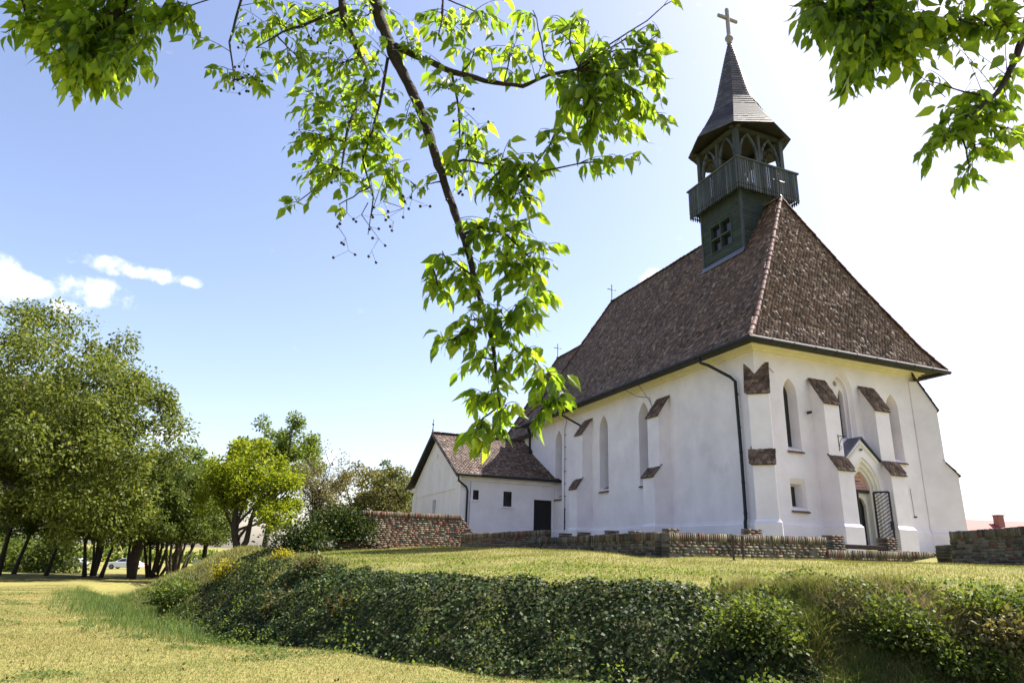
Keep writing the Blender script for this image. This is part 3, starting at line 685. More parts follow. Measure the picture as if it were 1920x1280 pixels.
# gate leaf, hinged on the right jamb and swung outwards
ga = MB(); hp = np.array([5.10, PY-.02, 0]); gd = np.array([.42, -.83, 0]); gd = gd/np.linalg.norm(gd); gn = np.cross(gd, Zv); GW, gz0, gz1 = .56, .45, 2.52
def gb_(a, b, r=.022): ga.obox((a+b)/2, (b-a)/2, gn*r*.6, np.cross((b-a)/np.linalg.norm(b-a), gn)*r)
gA, gB, gC, gD = hp+Zv*gz0, hp+gd*GW+Zv*gz0, hp+gd*GW+Zv*gz1, hp+Zv*gz1
for a, b in ((gA, gB), (gB, gC), (gC, gD), (gD, gA)): gb_(a, b, .035)
for i in range(-7, 20):
    t0 = i*.14; a = np.array([0., gz0+t0]); b = np.array([GW, gz0+t0+GW*.72])
    if a[1] < gz0: f_ = (gz0-a[1])/(b[1]-a[1]); a = a+(b-a)*f_
    if b[1] > gz1: f_ = (gz1-a[1])/(b[1]-a[1]); b = a+(b-a)*f_
    if b[0]-a[0] > .05 and b[1] > a[1]: gb_(hp+gd*a[0]+Zv*a[1], hp+gd*b[0]+Zv*b[1], .014)
ga.obox(hp+gd*(GW-.02)+Zv*1.2, gd*.07, gn*.03, Zv*.16)
ga.build('gate', IRON, church)
ga2 = MB(); ga2.obox((4.24, PY+.2, 1.45), (.02, 0, 0), (0, .22, 0), (0, 0, 1.05)); ga2.build('gate', IRON, church)
pr = MB()
for s_ in (-1, 1):
    e = np.array([4.73+s_*1.12, PY-.10, pz_e-.02]); a = np.array([4.73, PY-.10, pz_a+.10]); nn = np.array([s_*(pz_a-pz_e), 0, 1.03]); nn = nn/np.linalg.norm(nn)
    pr.prism([e, a, a+Y*(-PY+.10), e+Y*(-PY+.10)], nn*.04)
pr.build('portal_roof', ZINC, church)
mo = MB()
for dd, th in ((.10, .05), (.17, .03)):
    for s_ in (-1, 1):
        a = np.array([4.73, PY-.05, pz_a-dd-.02]); e = np.array([4.73+s_*1.0, PY-.05, pz_e-dd+.02]); mo.prism([a, e, e-Zv*th, a-Zv*th], (0, .046, 0))
mo.build('portal_moulding', CREAM, church)
la = MB(); la.lathe((4.66, PY-.06, 4.16), [(.03, 0), (.06, .02), (.06, .08), (.02, .1)], 10); la.build('lamp', ZINC, church)
fl = MB(); fl.tube([(2.62, -.1, 5.62), (2.62, 0, 5.6)], .02, 6); fl.obox((2.58, -.16, 5.63), (.075, 0, .02), (0, .06, 0), (0, 0, .06)); fl.build('floodlight', IRON, church)
bk = MB(); bo = np.array([3.46, -.66, 0]); bk.tube([bo+Zv*4.05, bo+Zv*4.72], .018, 6); bk.tube([bo+Zv*4.66, bo+Zv*4.68+X*.42-Y*.06], .014, 6)
bk.tube([bo+Zv*4.2+X*.01, bo+Zv*4.42+X*.08, bo+Zv*4.58+X*.2, bo+Zv*4.63+X*.36], .012, 6); bk.tube([bo+Zv*4.1+X*.02, bo+Zv*4.17+X*.12, bo+Zv*4.26+X*.1, bo+Zv*4.24+X*.04], .01, 6); bk.build('wall_bracket', IRON, church)
cab = MB(); cab.tube([(8.05, -.02, 2.9), (8.08, -.02, 1.75)], .008, 5); cab.box((8.05, -.06, 1.68), (8.18, 0, 1.74)); cab.build('wall_cable', METAL, church)
dec = MB(); dec.tube([(.55, -.015, 7.33), (.75, -.015, 7.34), (1.0, -.015, 7.16)], .01, 5); dec.build('wall_wire', METAL, church)

# ---------------------------------------------------------------- annex (sacristy)
AX0, AX1, AY0, AY1, AZ = -6.2, -.02, 18.4, 29.6, 4.1
am = (AY0+AY1)/2; arz = 7.45
annex = empty('church_annex', c2w((AX0, AY0, .3)), 'small white annex with tiled gable roof and black door beside the church', 'annex', YAW)
av = lambda p: np.array(p, float)-np.array([AX0, AY0, .3])
class AMB(MB):
    def build(s, *a, **k):
        off = np.array([AX0, AY0, .3]); s.v = [tuple(np.array(v)-off) for v in s.v]; return MB.build(s, *a, **k)
aw = AMB(); win = [((-5.62, 2.76), (-5.06, 3.32)), ((-3.46, 2.46), (-2.90, 3.36))]; dor = ((-1.40, -.4), (-.16, 2.98))
rect = lambda a: [(a[0][0], a[0][1]), (a[1][0], a[0][1]), (a[1][0], a[1][1]), (a[0][0], a[1][1])]
aw.panel((0, AY0, 0), X, Zv, [(AX0, -.9), (AX1, -.9), (AX1, AZ+.02), (AX0, AZ+.02)], [rect(w) for w in win+[dor]])
for w in win+[dor]: aw.reveal((0, AY0, 0), X, Zv, (0, .14, 0), rect(w))
oc = [(am-.2+.42*math.cos(2*math.pi*k/24), 5.62+.42*math.sin(2*math.pi*k/24)) for k in range(24)]; lo = [(am-.45, 2.1), (am+.35, 2.1), (am+.35, 3.0), (am-.45, 3.0)]
aw.panel((AX0, 0, 0), Y, Zv, [(AY0, -.9), (AY1, -.9), (AY1, AZ), (am, arz-.12), (AY0, AZ)], [oc, lo])
oci = [((p[0]-am+.2)*.78+am-.2, (p[1]-5.62)*.78+5.62) for p in oc]
aw.reveal((AX0, 0, 0), Y, Zv, (.25, 0, 0), oc, oci); aw.poly([(AX0+.25, p[0], p[1]) for p in oci]); aw.reveal((AX0, 0, 0), Y, Zv, (.3, 0, 0), lo)
# pilaster strips, band and cornice
aw.box((AX0-.02, AY0-.05, -.9), (AX0+.75, AY0-.003, AZ-.25)); aw.box((AX0-.05, AY0-.05, -.9), (AX0-.003, AY0+1.0, AZ-.45)); aw.box((AX0-.05, AY1-1.0, -.9), (AX0-.003, AY1, AZ-.45))
aw.box((AX0-.04, AY0+1.0, 3.42), (AX0-.002, AY1-1.0, 3.52)); aw.box((AX0-.10, AY0-.12, AZ-.25), (AX1, AY0-.002, AZ-.1)); aw.box((AX0-.14, AY0-.2, AZ-.1), (AX1, AY0-.002, AZ+.03))
aw.box((AX0-.14, AY0-.002, AZ-.25), (AX0-.002, AY0+.8, AZ+.03)); aw.box((AX0-.14, AY1-.8, AZ-.25), (AX0-.002, AY1+.1, AZ+.03))
aw.poly([(AX0, AY1, -.9), (AX1, AY1, -.9), (AX1, AY1, AZ), (AX0, AY1, AZ)])
aw.build('wall', PLASTER, annex)
for w in win:
    m = AMB(); m.poly([(p[0], AY0+.12, p[1]) for p in rect(w)]); wo = m.build('window', GLASS, annex)
    m = AMB(); (x0, z0), (x1, z1) = w
    for k in range(1, 4): m.tube([(x0+(x1-x0)*k/4, AY0+.04, z0), (x0+(x1-x0)*k/4, AY0+.04, z1)], .012, 5)
    for k in range(1, 5): m.tube([(x0, AY0+.04, z0+(z1-z0)*k/5), (x1, AY0+.04, z0+(z1-z0)*k/5)], .012, 5)
    for a, b in (((x0, z0), (x0+.05, z1)), ((x1-.05, z0), (x1, z1)), ((x0+.05, z1-.05), (x1-.05, z1)), ((x0+.05, z0), (x1-.05, z0+.05))): m.box((a[0], AY0+.05, a[1]), (b[0], AY0+.1, b[1]))
    m.build('window_grille', IRON, wo)
    m = AMB(); m.box((x0-.08, AY0-.08, z0-.09), (x1+.1, AY0+.05, z0-.04)); m.build('window_sill', PLASTER, wo)
m = AMB(); m.poly([(AX0+.3, p[0], p[1]) for p in lo]); m.build('window', GLASS, annex)
m = AMB(); m.box((dor[0][0], AY0+.10, -.6), (dor[1][0], AY0+.15, 2.98))
for k in range(1, 8): m.box((-1.40+k*.155-.006, AY0+.09, -.6), (-1.40+k*.155+.006, AY0+.1, 2.98))
m.build('door', DOORWOOD, annex)
AT = Tiles(); ab = AMB(); e0, e1 = AY0-.45, AY1+.45; ez = 4.17; ax0, ax1 = AX0-.42, .25
quad_slope([(ax0, e0, ez), (ax1, e0, ez), (ax1, am, arz), (ax0, am, arz)], True, AT, ab)
quad_slope([(ax1, e1, ez), (ax0, e1, ez), (ax0, am, arz), (ax1, am, arz)], True, AT, ab)
off = np.array([AX0, AY0, .3]); AT.V = [v-off for v in AT.V]
aro = AT.build('roof', TILE, annex); ab.build('roof_bed', ROOFBASE, aro)
rr_ = AMB(); ridge_run(rr_, (ax0, am, arz+.03), (ax1, am, arz+.03)); rr_.build('ridge_tile_row', RIDGE, aro)
for i in range(22):
    t = .27 if i % 2 else .20; x = ax0+.7+i*.29; hook((x, e0+(am-e0)*t-.05, ez+(arz-ez)*t+.06), (0, -1, 0), AMB, aro)
m = AMB()
for y0, y1 in ((e0, am), (e1, am)):
    s_ = 1 if y1 > y0 else -1
    m.prism([(ax0-.03, y0, ez-.2), (ax0-.03, y0, ez+.06), (ax0-.03, y1, arz+.08), (ax0-.03, y1, arz-.18)], (.04, 0, 0))
    m.prism([(ax0, y0, ez-.05), (ax0, y1, arz-.05), (AX0+.0, y1, arz-.05), (AX0+.0, y0, ez-.05)], (0, 0, -.03))
m.build('bargeboard', DOORWOOD, annex)
m = AMB(); m.tube([(ax0-.02, e0-.07, ez-.02), (ax1, e0-.07, ez-.02)], .085, 10); m.box((ax0, e0-.02, ez-.08), (ax1, e0+.03, ez+.02)); m.build('gutter', METAL, annex, smooth=False)
m = AMB(); m.tube([(ax0+.06, e0-.06, ez-.05), (ax0+.08, e0-.03, ez-.4), (AX0+.28, AY0-.14, ez-.72), (AX0+.36, AY0-.14, ez-.95), (AX0+.36, AY0-.14, -.5)], .06, 8); m.build('downpipe', METAL, annex, smooth=True)
m = AMB(); m.tube([(AX0+.58, AY0-.07, AZ-.1), (AX0+.54, AY0-.07, .2)], .012, 5); m.build('lightning_cable', METAL, annex)
m = AMB(); P = np.array([ax0+.02, am, arz+.05]); m.lathe(P, [(.09, -.1), (.07, .1), (.03, .3), (.03, .5), (.07, .56), (.07, .62), (.02, .7), (.02, .95)], 8); m.tube([P+Zv*.78-Y*.1, P+Zv*.78+Y*.1], .02, 5); m.build('finial', IRON, annex)

# ---------------------------------------------------------------- brick ruins
class Bricks:
    def __init__(s): s.c = []; s.h = []; s.ax = []
    def add(s, c, ux, uy, uz): s.c.append(c); s.ax.append((ux, uy, uz))
    def build(s, name, parent, material=None):
        material = material or BRICK
        C_ = np.array(s.c); A_ = np.array(s.ax); n = len(C_)
        sg = np.array([(i, j, k) for k in (-1, 1) for j in (-1, 1) for i in (-1, 1)], float)
        V = C_[:, None, :]+np.einsum('vk,nkd->nvd', sg, A_)
        fq = np.array([(0, 2, 3, 1), (4, 5, 7, 6), (0, 1, 5, 4), (2, 6, 7, 3), (0, 4, 6, 2), (1, 3, 7, 5)])
        Fq = (np.arange(n)[:, None, None]*8+fq[None]).reshape(-1, 4)
        return link(name, np_mesh(name, V.reshape(-1, 3), [Fq]), parent, material)
def brick_wall(label, P0, P1, t0, t1, thick=.42, cap=True, ragged=.0, drop=.4, step0=None, step1=None, name='brick_wall', group=None, capmat=True):
    """wall between plan points P0 and P1 (world xy) with top heights t0, t1"""
    P0 = np.array(P0, float); P1 = np.array(P1, float); d = P1-P0; L = np.linalg.norm(d); d /= L
    u = np.array([d[0], d[1], 0]); n = np.array([-d[1], d[0], 0])
    base0 = gh(*P0); root = empty(name, (P0[0], P0[1], base0), label, 'wall', 0, group)
    org = np.array([P0[0], P0[1], base0]); B_ = Bricks(); core = MB(); ch_ = .084; soldier = .235 if cap else 0
    gz = [gh(*(P0+d*t)) for t in np.linspace(0, L, 12)]; zmin = min(gz)-.25
    def top(t): return t0+(t1-t0)*t/L
    def topcut(t):
        z = top(t)
        if step0 and t < step0[0]: z -= step0[1]*(1-t/step0[0])
        if step1 and L-t < step1[0]: z -= step1[1]*(1-(L-t)/step1[0])
        return z
    nrows = int((max(t0, t1)-soldier-zmin)/ch_)+1
    for r in range(nrows):
        zr0 = -soldier-ch_*(r+.5)
        t = -random.uniform(0, .2)-(.13 if r % 2 else 0)
        while t < L:
            bl_ = .25 if (r % 3) else .125; a, b = max(t, 0)-(0 if t > 0 else random.uniform(0, ragged)), min(t+bl_-.012, L)+(random.uniform(0, ragged) if t+bl_ > L else 0); tm = (a+b)/2
            if b-a > .04:
                z = top(min(max(tm, 0), L))+zr0
                if z > zmin and z+ch_/2 < topcut(min(max(tm, 0), L))-soldier*.9+.02:
                    B_.add(u*tm+n*random.gauss(0, .007)+Zv*(z-base0+random.gauss(0, .003)), u*(b-a)/2, n*(thick/2+random.gauss(0, .004)), Zv*(ch_/2-.006))
            t += bl_
    if cap:
        t = 0
        while t < L:
            if topcut(t) > top(t)-.05:
                h_ = soldier+random.gauss(0, .008); B_.add(u*(t+.034)+Zv*(top(t)-soldier/2-base0+random.gauss(0, .005)), u*.032, n*(thick/2+.012+random.gauss(0, .008)), Zv*h_/2)
            t += .075
    B_.build('brickwork', root)
    q = thick/2-.008
    K = 16; bot = []; 
    for i in range(K):
        a, b = L*i/K, L*(i+1)/K; za = min(topcut(a+.01), topcut(b-.01))-.03
        core.add([u*a-n*q+Zv*(zmin-base0), u*b-n*q+Zv*(zmin-base0), u*b+n*q+Zv*(zmin-base0), u*a+n*q+Zv*(zmin-base0), u*a-n*q+Zv*(za-base0), u*b-n*q+Zv*(za-base0), u*b+n*q+Zv*(za-base0), u*a+n*q+Zv*(za-base0)], [(0, 1, 5, 4), (2, 3, 7, 6), (4, 5, 6, 7), (0, 3, 7, 4), (1, 2, 6, 5)])
    core.build('mortar_core', MORTAR, root)
    return root
Xw = np.array([cyw, syw]); Yw = np.array([-syw, cyw])
def run_to(P, d, px, z):
    lo, hi = 0, 60
    f = lambda t: proj((P[0]+d[0]*t, P[1]+d[1]*t, z))[0]-px
    s0 = f(0)
    for _ in range(60):
        m_ = (lo+hi)/2
        if (f(m_) > 0) == (s0 > 0): lo = m_
        else: hi = m_
    return np.array([P[0]+d[0]*lo, P[1]+d[1]*lo])
def topz(P, py, px=None):
    px = px if px is not None else proj((P[0], P[1], 2))[0]
    return float(at(px, py, P[1])[2])
K = at(1247, 1030, 20.6)[:2]
K1 = run_to(K, Xw, 1540, 2.0); K2 = run_to(K1, Xw, 1796, 2.0)
brick_wall('weathered low brick wall with soldier course in front of the church corner, behind the metal stand', K, K1, topz(K, 998), topz(K1, 1007))
brick_wall('lowest brick wall, only a few courses high, in front of the church portal', K1+Xw*.02, K2, topz(K1, 1030), topz(K2, 1036), cap=True, thick=.5)
K3 = run_to(K, Yw, 1012, 2.0)
brick_wall('dark low brick wall running along the long side of the church', K+Yw*.22, K3, topz(K, 997), topz(K3, 1009))
Q0 = at(860, 1000, 32.5)[:2]; Q1 = at(628, 1000, 30.0)[:2]; qd = (Q1-Q0)/np.linalg.norm(Q1-Q0)
BRICK_OLD = BRICK; BRICK = BRICK2
brick_wall('tall old brick wall of yellow and red brick with an ivy covered end, in front of the annex', Q0, Q1, topz(Q0, 966), topz(Q1, 954), thick=.5, ragged=.06, step1=(1.2, .4))
brick_wall('broken red brick stump stepping down from the tall brick wall', Q0-qd*.03, Q0-qd*.75, topz(Q0, 968)-.06, topz(Q0, 968)-.85, cap=False, ragged=.05, thick=.5)
Q2 = at(1028, 1000, 29.6)[:2]; q2d = (Q2-Q0)/np.linalg.norm(Q2-Q0)
brick_wall('shaded brick wall sloping up towards the annex door', Q0+q2d*.35-qd*.0+np.array([0, -.45]), Q2, topz(Q0, 1001), topz(Q2, 993), thick=.4)
BRICK = BRICK_OLD
Tq = at(1800, 1050, 22.3)[:2]; T1 = at(1990, 1050, 19.6)[:2]
brick_wall('tall dark brick wall chunk with red bricks at the right edge of the church', Tq, T1, topz(Tq, 997), topz(T1, 984, 1990), cap=True, thick=.6, ragged=.08)
sq = at(1770, 1040, 23.2)[:2]
brick_wall('short crumbled brick stump beside the tall dark brick wall', sq, run_to(sq, Xw, 1802, 2), topz(sq, 1022), topz(sq, 1019), cap=False, ragged=.08, thick=.5)
# loose brick heap at the foot of the tall wall
hp_ = at(705, 1012, 30.2); bw = Bricks()
hroot = empty('brick_heap', (hp_[0], hp_[1], gh(hp_[0], hp_[1])), 'low heap of crumbled red brick at the foot of the tall brick wall', 'rubble')
for i in range(70):
    a = random.uniform(0, 6.28); r_ = abs(random.gauss(0, .33)); t_ = random.uniform(0, 3); c_, s_ = math.cos(t_), math.sin(t_)
    bw.add(np.array([r_*math.cos(a)*1.6, r_*math.sin(a)*.6, max(.02, .3-r_*.42)*random.uniform(.4, 1)]), np.array([c_, s_, random.uniform(-.2, .2)])*.1, np.array([-s_, c_, 0])*.055, np.array([0, 0, .035]))
tag(bw.build('loose_bricks', hroot), kind='stuff')
# brick stubs between the ruin wall and the church
for px, w_, py, wh in ((1060, .42, 999, 'standing farthest to the left, under the lightning cable'), (1095, .42, 997, 'at the foot of the farther side buttress'), (1147, .42, 994, 'below the middle blind window'), (1193, .44, 995, 'just left of the nearer side buttress'), (1258, .5, 990.5, 'just right of the nearer side buttress, beside dry straw'), (1409, .62, 991, 'under the downpipe at the church corner')):
    Dw = run_to(K, Yw, px, 2.0)[1]+1.3 if px < 1240 else 23.4; P = at(px, py, Dw); g0 = gh(P[0], P[1])
    rt = empty('brick_stub', (P[0], P[1], g0), 'squat brick stub '+wh, 'brick stub', YAW, 'brick stubs behind the ruin wall')
    B_ = Bricks(); h_ = P[2]-g0
    for r in range(int((h_+.2)/.078)):
        for i, (bc, bw_) in enumerate(((-.25, .25), (.25, .25)) if r % 2 else ((-.375, .125), (0, .25), (.375, .125))):
            B_.add(np.array([bc*w_+random.gauss(0, .005), 0, h_-.039-r*.078]), np.array([w_*bw_-.004, 0, 0]), np.array([0, .16, 0]), np.array([0, 0, .032]))
    B_.build('brickwork', rt)
# bench: plank on two brick piers
pA = at(1563, 1015, 24.0); pB = at(1664, 1017, 24.0+1.0); gA_ = gh(pA[0], pA[1])
bench = empty('bench', (pA[0], pA[1], gA_), 'dark plank bench on two brick piers in front of the church door', 'bench', math.atan2(pB[1]-pA[1], pB[0]-pA[0]))
bl_len = math.hypot(pB[0]-pA[0], pB[1]-pA[1])
for xx in (0, bl_len):
    B_ = Bricks(); ht = topz(pA[:2], 1003)-gA_
    for r in range(int((ht+.3)/.078)):
        for i, (bc, bw_) in enumerate(((-.15, .145), (.15, .145)) if r % 2 else ((-.22, .075), (.0, .14), (.22, .075))): B_.add(np.array([xx+bc, random.gauss(0, .004), ht-.039-r*.078]), np.array([bw_, 0, 0]), np.array([0, .2, 0]), np.array([0, 0, .032]))
    B_.build('brick_pier', bench)
m = MB(); zt = topz(pA[:2], 1019)-gA_; m.box((.30, -.2, zt-.14), (bl_len-.30, .2, zt)); m.build('seat_plank', PLANK, bench, bevel=.01)
# metal stand on the lawn
sP = at(1385, 1048, 17.2); g0 = gh(sP[0], sP[1]); sP = at(1385, 1048, 17.2)
for D_ in np.arange(13.5, 20, .1):
    q = at(1385, 1049, D_)
    if q[2] <= gh(q[0], q[1])+.0: sP = q; break
g0 = gh(sP[0], sP[1]); hh = topz(sP[:2], 1005)-g0; hw = 9.5*sP[1]/F_PX*.95
stand = empty('metal_stand', (sP[0], sP[1], g0), 'small dark metal frame stand on two legs on the mound lawn', 'metal stand', R(8))
for s_ in (-1, 1):
    m = MB(); m.box((s_*hw-.022, -.022, -.1), (s_*hw+.022, .022, hh)); m.build('leg', mat('rusty_steel', (.05, .03, .025), .7, .3, 20) if s_ < 0 else bpy.data.materials['rusty_steel'], stand)
m = MB(); m.box((-hw-.06, -.05, hh), (hw+.06, .05, hh+.03)); m.build('top_plate', ZINC, stand)

# ---------------------------------------------------------------- vegetation helpers
LEAF_SHAPES = {
    'rhomb': (np.array([(0, 0, 0), (.5, .28, .06), (1, 0, -.05), (.5, -.28, .06)]), [np.array([(0, 1, 2, 3)])]),
}
def rand_frames(n, up=0.0, dirs=None):
    d = rng.normal(size=(n, 3)) if dirs is None else dirs
    d = d/np.linalg.norm(d, axis=1, keepdims=True)
    b = rng.normal(size=(n, 3)); b[:, 2] += up
    nrm = b-(b*d).sum(1, keepdims=True)*d; nrm /= np.linalg.norm(nrm, axis=1, keepdims=True)+1e-9
    return d, np.cross(nrm, d), nrm
def leaf_mesh(name, P, size, d, s, n, shape='rhomb', wid=1.0):
    S, Fs = LEAF_SHAPES[shape]; N_ = len(P); k = len(S); size = np.broadcast_to(size, (N_,))
    cz = rng.uniform(-.3, 1.9, N_)[:, None, None]
    V = P[:, None, :]+size[:, None, None]*(S[None, :, 0:1]*d[:, None, :]+S[None, :, 1:2]*wid*s[:, None, :]+cz*S[None, :, 2:3]*n[:, None, :])
    return np_mesh(name, V.reshape(-1, 3), [(np.arange(N_)[:, None, None]*k+f[None]).reshape(-1, f.shape[1]) for f in Fs])
def leaf_mat(name, ramp, trans=.45, rough=.5, tcol=(1.3, 1.25, .5), spec=.14):
    return mat(name, (0, 0, 0), rough, 0, island=ramp, trans=trans, transcol=tcol, spec=spec)
LM_OLIVE = leaf_mat('olive_green_leaf', [(0, (.058, .08, .018)), (.5, (.108, .138, .03)), (1, (.18, .20, .06))])
LM_DARK = leaf_mat('dark_green_leaf', [(0, (.045, .07, .016)), (.6, (.085, .12, .03)), (1, (.15, .18, .055))])
LM_YEL = leaf_mat('yellow_green_leaf', [(0, (.10, .14, .012)), (.5, (.18, .225, .02)), (1, (.27, .30, .035))], .55, spec=.12)
LM_MID = leaf_mat('mid_green_leaf', [(0, (.07, .11, .02)), (.5, (.115, .165, .03)), (1, (.18, .22, .05))])
LM_TAN = leaf_mat('tan_olive_leaf', [(0, (.11, .10, .045)), (.5, (.16, .145, .065)), (1, (.22, .20, .10))], .35)
LM_IVY = leaf_mat('ivy_leaf', [(0, (.011, .021, .006)), (.5, (.022, .038, .010)), (.85, (.05, .075, .02)), (1, (.15, .165, .055))], .25, .5, (1.5, 1.4, .5), spec=.12)
LM_RED = leaf_mat('reddish_leaf', [(0, (.08, .05, .025)), (.35, (.12, .07, .035)), (.5, (.05, .075, .02)), (1, (.10, .12, .04))], .3)
LM_BROWN = leaf_mat('withered_leaf', [(0, (.06, .04, .025)), (.6, (.13, .09, .05)), (1, (.22, .16, .09))], .25)
LM_YSH = leaf_mat('yellow_shrub_leaf', [(0, (.18, .17, .02)), (1, (.34, .30, .03))], .4)

def limb_path(a, b, bend=.15, n=6):
    a = np.array(a, float); b = np.array(b, float); L = np.linalg.norm(b-a); o = rng.normal(size=3)*L*bend*.5; o[2] = abs(o[2])*.6
    return [a+(b-a)*t+o*math.sin(math.pi*t)+rng.normal(size=3)*L*.012 for t in np.linspace(0, 1, n)]
def make_tree(name, label, base, trunk, crowns, nleaf, lsize, lmat, cat='tree', group=None, rtrunk=.22, clump=.8, nclump=70, nlimb=9, shell=.75, droop=0., twigs=0, bark=BARK):
    """base world xyz; trunk: list of relative points; crowns: [(centre rel, radii)]"""
    root = empty(name, base, label, cat, 0, group); tm = MB()
    T = [np.array(t, float) for t in trunk]; rad = np.linspace(rtrunk, rtrunk*.35, len(T)); rad[0] *= 1.35
    tm.tube(T, list(rad), 9)
    vols = np.array([c[1][0]*c[1][1]*c[1][2] for c in crowns]); pick = rng.choice(len(crowns), nclump, p=vols/vols.sum())
    cl_ = []
    for i in pick:
        c, r = np.array(crowns[i][0], float), np.array(crowns[i][1], float); v = rng.normal(size=3); v /= np.linalg.norm(v)
        v[2] = v[2] if v[2] > -.5 else v[2]*.5
        cl_.append(c+v*r*(shell+(1-shell)*rng.random()*1.15 if rng.random() < .72 else rng.random()))
    cl_ = np.array(cl_)
    for j in rng.choice(nclump, min(nlimb, nclump), replace=False):
        t = rng.uniform(.35, .95); k = t*(len(T)-1); i0 = int(k); i1 = min(i0+1, len(T)-1); st_ = T[i0]+(T[i1]-T[i0])*(k-i0)
        r0 = rtrunk*(.5-.28*t); pth = limb_path(st_, cl_[j]); tm.tube(pth, list(np.linspace(r0, .015, len(pth))), 6)
        for q in range(3):
            j2 = np.argsort(np.linalg.norm(cl_-pth[3+q % 2], axis=1))[1+q]; p2 = limb_path(pth[2+q], cl_[j2]); tm.tube(p2, list(np.linspace(r0*.4, .01, len(p2))), 5)
    for q in range(twigs):
        j = rng.integers(nclump); a = T[-1]*rng.uniform(.3, 1.0); tm.tube(limb_path(a, cl_[j]+rng.normal(size=3)*.4, .1), list(np.linspace(.035, .006, 6)), 4)
    tm.build('trunk', bark, root, smooth=True)
    which = rng.integers(nclump, size=nleaf); cs = clump*rng.uniform(.6, 1.25, nclump)
    off = rng.normal(size=(nleaf, 3)); off /= np.linalg.norm(off, axis=1, keepdims=True); off *= (rng.random(nleaf)**.45)[:, None]*cs[which][:, None]; off[:, 2] *= .85
    P = cl_[which]+off
    dd_ = off+rng.normal(size=(nleaf, 3))*.6; dd_[:, 2] -= droop
    d, s, n = rand_frames(nleaf, 1.0, dd_)
    lm = leaf_mesh('foliage', P, rng.uniform(.65, 1.25, nleaf)*lsize, d, s, n)
    link('foliage', lm, root, lmat)
    return root
def copy_tree(root, loc, rz, sc_, label):
    r = root.copy(); COL.objects.link(r); r.location = loc; r.rotation_euler = (0, 0, rz); r.scale = sc_; r['label'] = label
    for ch in root.children:
        c = ch.copy(); COL.objects.link(c); c.parent = r
    return r
def gpos(px, D): 
    p = at(px, 1000, D); return np.array([p[0], p[1], gh(p[0], p[1])])

# ---------------------------------------------------------------- trees
b = gpos(-70, 42.0)
make_tree('large_tree', 'huge broad olive green tree with arching limbs at the left edge', b,
          [(0, 0, -.3), (.1, 0, 2.2), (.2, .1, 4.2), (.8, 0, 6.5), (1.2, .2, 9.0), (1.4, 0, 12)],
          [((0, 0, 11.0), (9.5, 7.5, 5.6)), ((6.5, -1, 8.6), (5.4, 5.5, 4.6)), ((3.5, -1, 5.4), (6.8, 6, 3.4)), ((-5, 0, 8), (6, 6, 5)), ((8.6, 0, 5.4), (2.6, 4, 2.6)), ((5.5, 1, 3.6), (4.5, 5, 2.2)), ((3.4, -1.5, 9.4), (6.2, 5, 5.0))], 120000, .25, LM_OLIVE, rtrunk=.55, clump=1.25, nclump=480, nlimb=26, shell=.88, droop=.5)
TG = 'trees in the row along the lawn'
bt1 = gpos(50, 54)
t_a = make_tree('tree', 'dark slim trunk tree, second trunk from the left edge, in front of the blue car', bt1, [(-.3, 0, -.2), (0, 0, 1.5), (.35, 0, 3.2), (.5, .2, 5), (.6, 0, 7)], [((.3, 0, 6.3), (3.2, 3, 2.7)), ((.0, -.5, 4.0), (2.9, 2.6, 1.9))], 13000, .24, LM_DARK, 'tree', TG, .15, .8, 70, 8)
bt2 = gpos(300, 55)
t_b = make_tree('tree', 'olive grey tree with a fan of several leaning stems, right of the white car', bt2, [(0, 0, -.2), (.1, 0, 1.5), (-.1, 0, 3), (.1, 0, 5), (0, 0, 7)], [((0, 0, 5.9), (3.4, 3, 2.7)), ((.4, -.5, 3.9), (3.3, 2.6, 2.0)), ((-1.2, 0, 7.0), (1.8, 1.8, 1.6))], 15000, .23, LM_DARK, 'tree', TG, .16, .75, 85, 8)
stx = MB()
for a_, h_ in ((-1.3, 3.2), (-.8, 3.6), (.9, 3.4), (1.7, 2.6), (.4, 3.8)): stx.tube([(a_*.25, 0, -.2), (a_*.6, .1, h_*.4), (a_, 0, h_)], [.14, .11, .06], 7)
stx.build('leaning_stems', BARK, t_b, smooth=True)
for px, D, sc_, rz, src, lab in ((16, 50, 1.15, 2, t_a, 'thick leaning dark trunk tree at the far left edge of the row'), (110, 52, .9, 1, t_a, 'dark tree in shade between the blue car and the grey car'), (168, 51, .9, 4, t_a, 'dark tree whose trunk stands at the rear of the grey car'), (190, 56, 1.0, 5, t_b, 'stout straight trunk tree in the gap between the grey car and the white car'),
                               (212, 50, .82, .6, t_a, 'slender tree directly at the nose of the white car'), (252, 56, .78, 3, t_a, 'leaning slender tree crossing the rear door of the white car'), (263, 49, .95, 2.4, t_b, 'straight tree in front of the tail of the white car'), (338, 51, .9, 1.2, t_b, 'upright tree just right of the fan of leaning stems'), (360, 57, .86, .2, t_a, 'slender tree left of the leaning pair of trunks before the grey fence'), (388, 58, .98, 5.2, t_b, 'tree at the left end of the grey fence')):
    p = gpos(px, D); copy_tree(src, tuple(p), rz, (sc_, sc_, sc_*1.05), lab)
b = gpos(447, 46)
make_tree('acacia_tree', 'bright yellow green tree with forked dark trunk behind the mound', b, [(0, 0, -.4), (.1, 0, 1.2), (-.35, 0, 2.6), (-.4, 0, 4.5), (-.2, 0, 6.5)],
          [((0, 0, 6.2), (3.1, 2.6, 2.1)), ((1.6, 0, 4.8), (2.4, 2.2, 2.1)), ((-1.6, -.3, 4.8), (1.7, 2.0, 1.9)), ((2.2, -.4, 3.2), (1.6, 1.6, 1.0))], 16000, .23, LM_YEL, rtrunk=.3, clump=.7, nclump=95, nlimb=12, shell=.7)
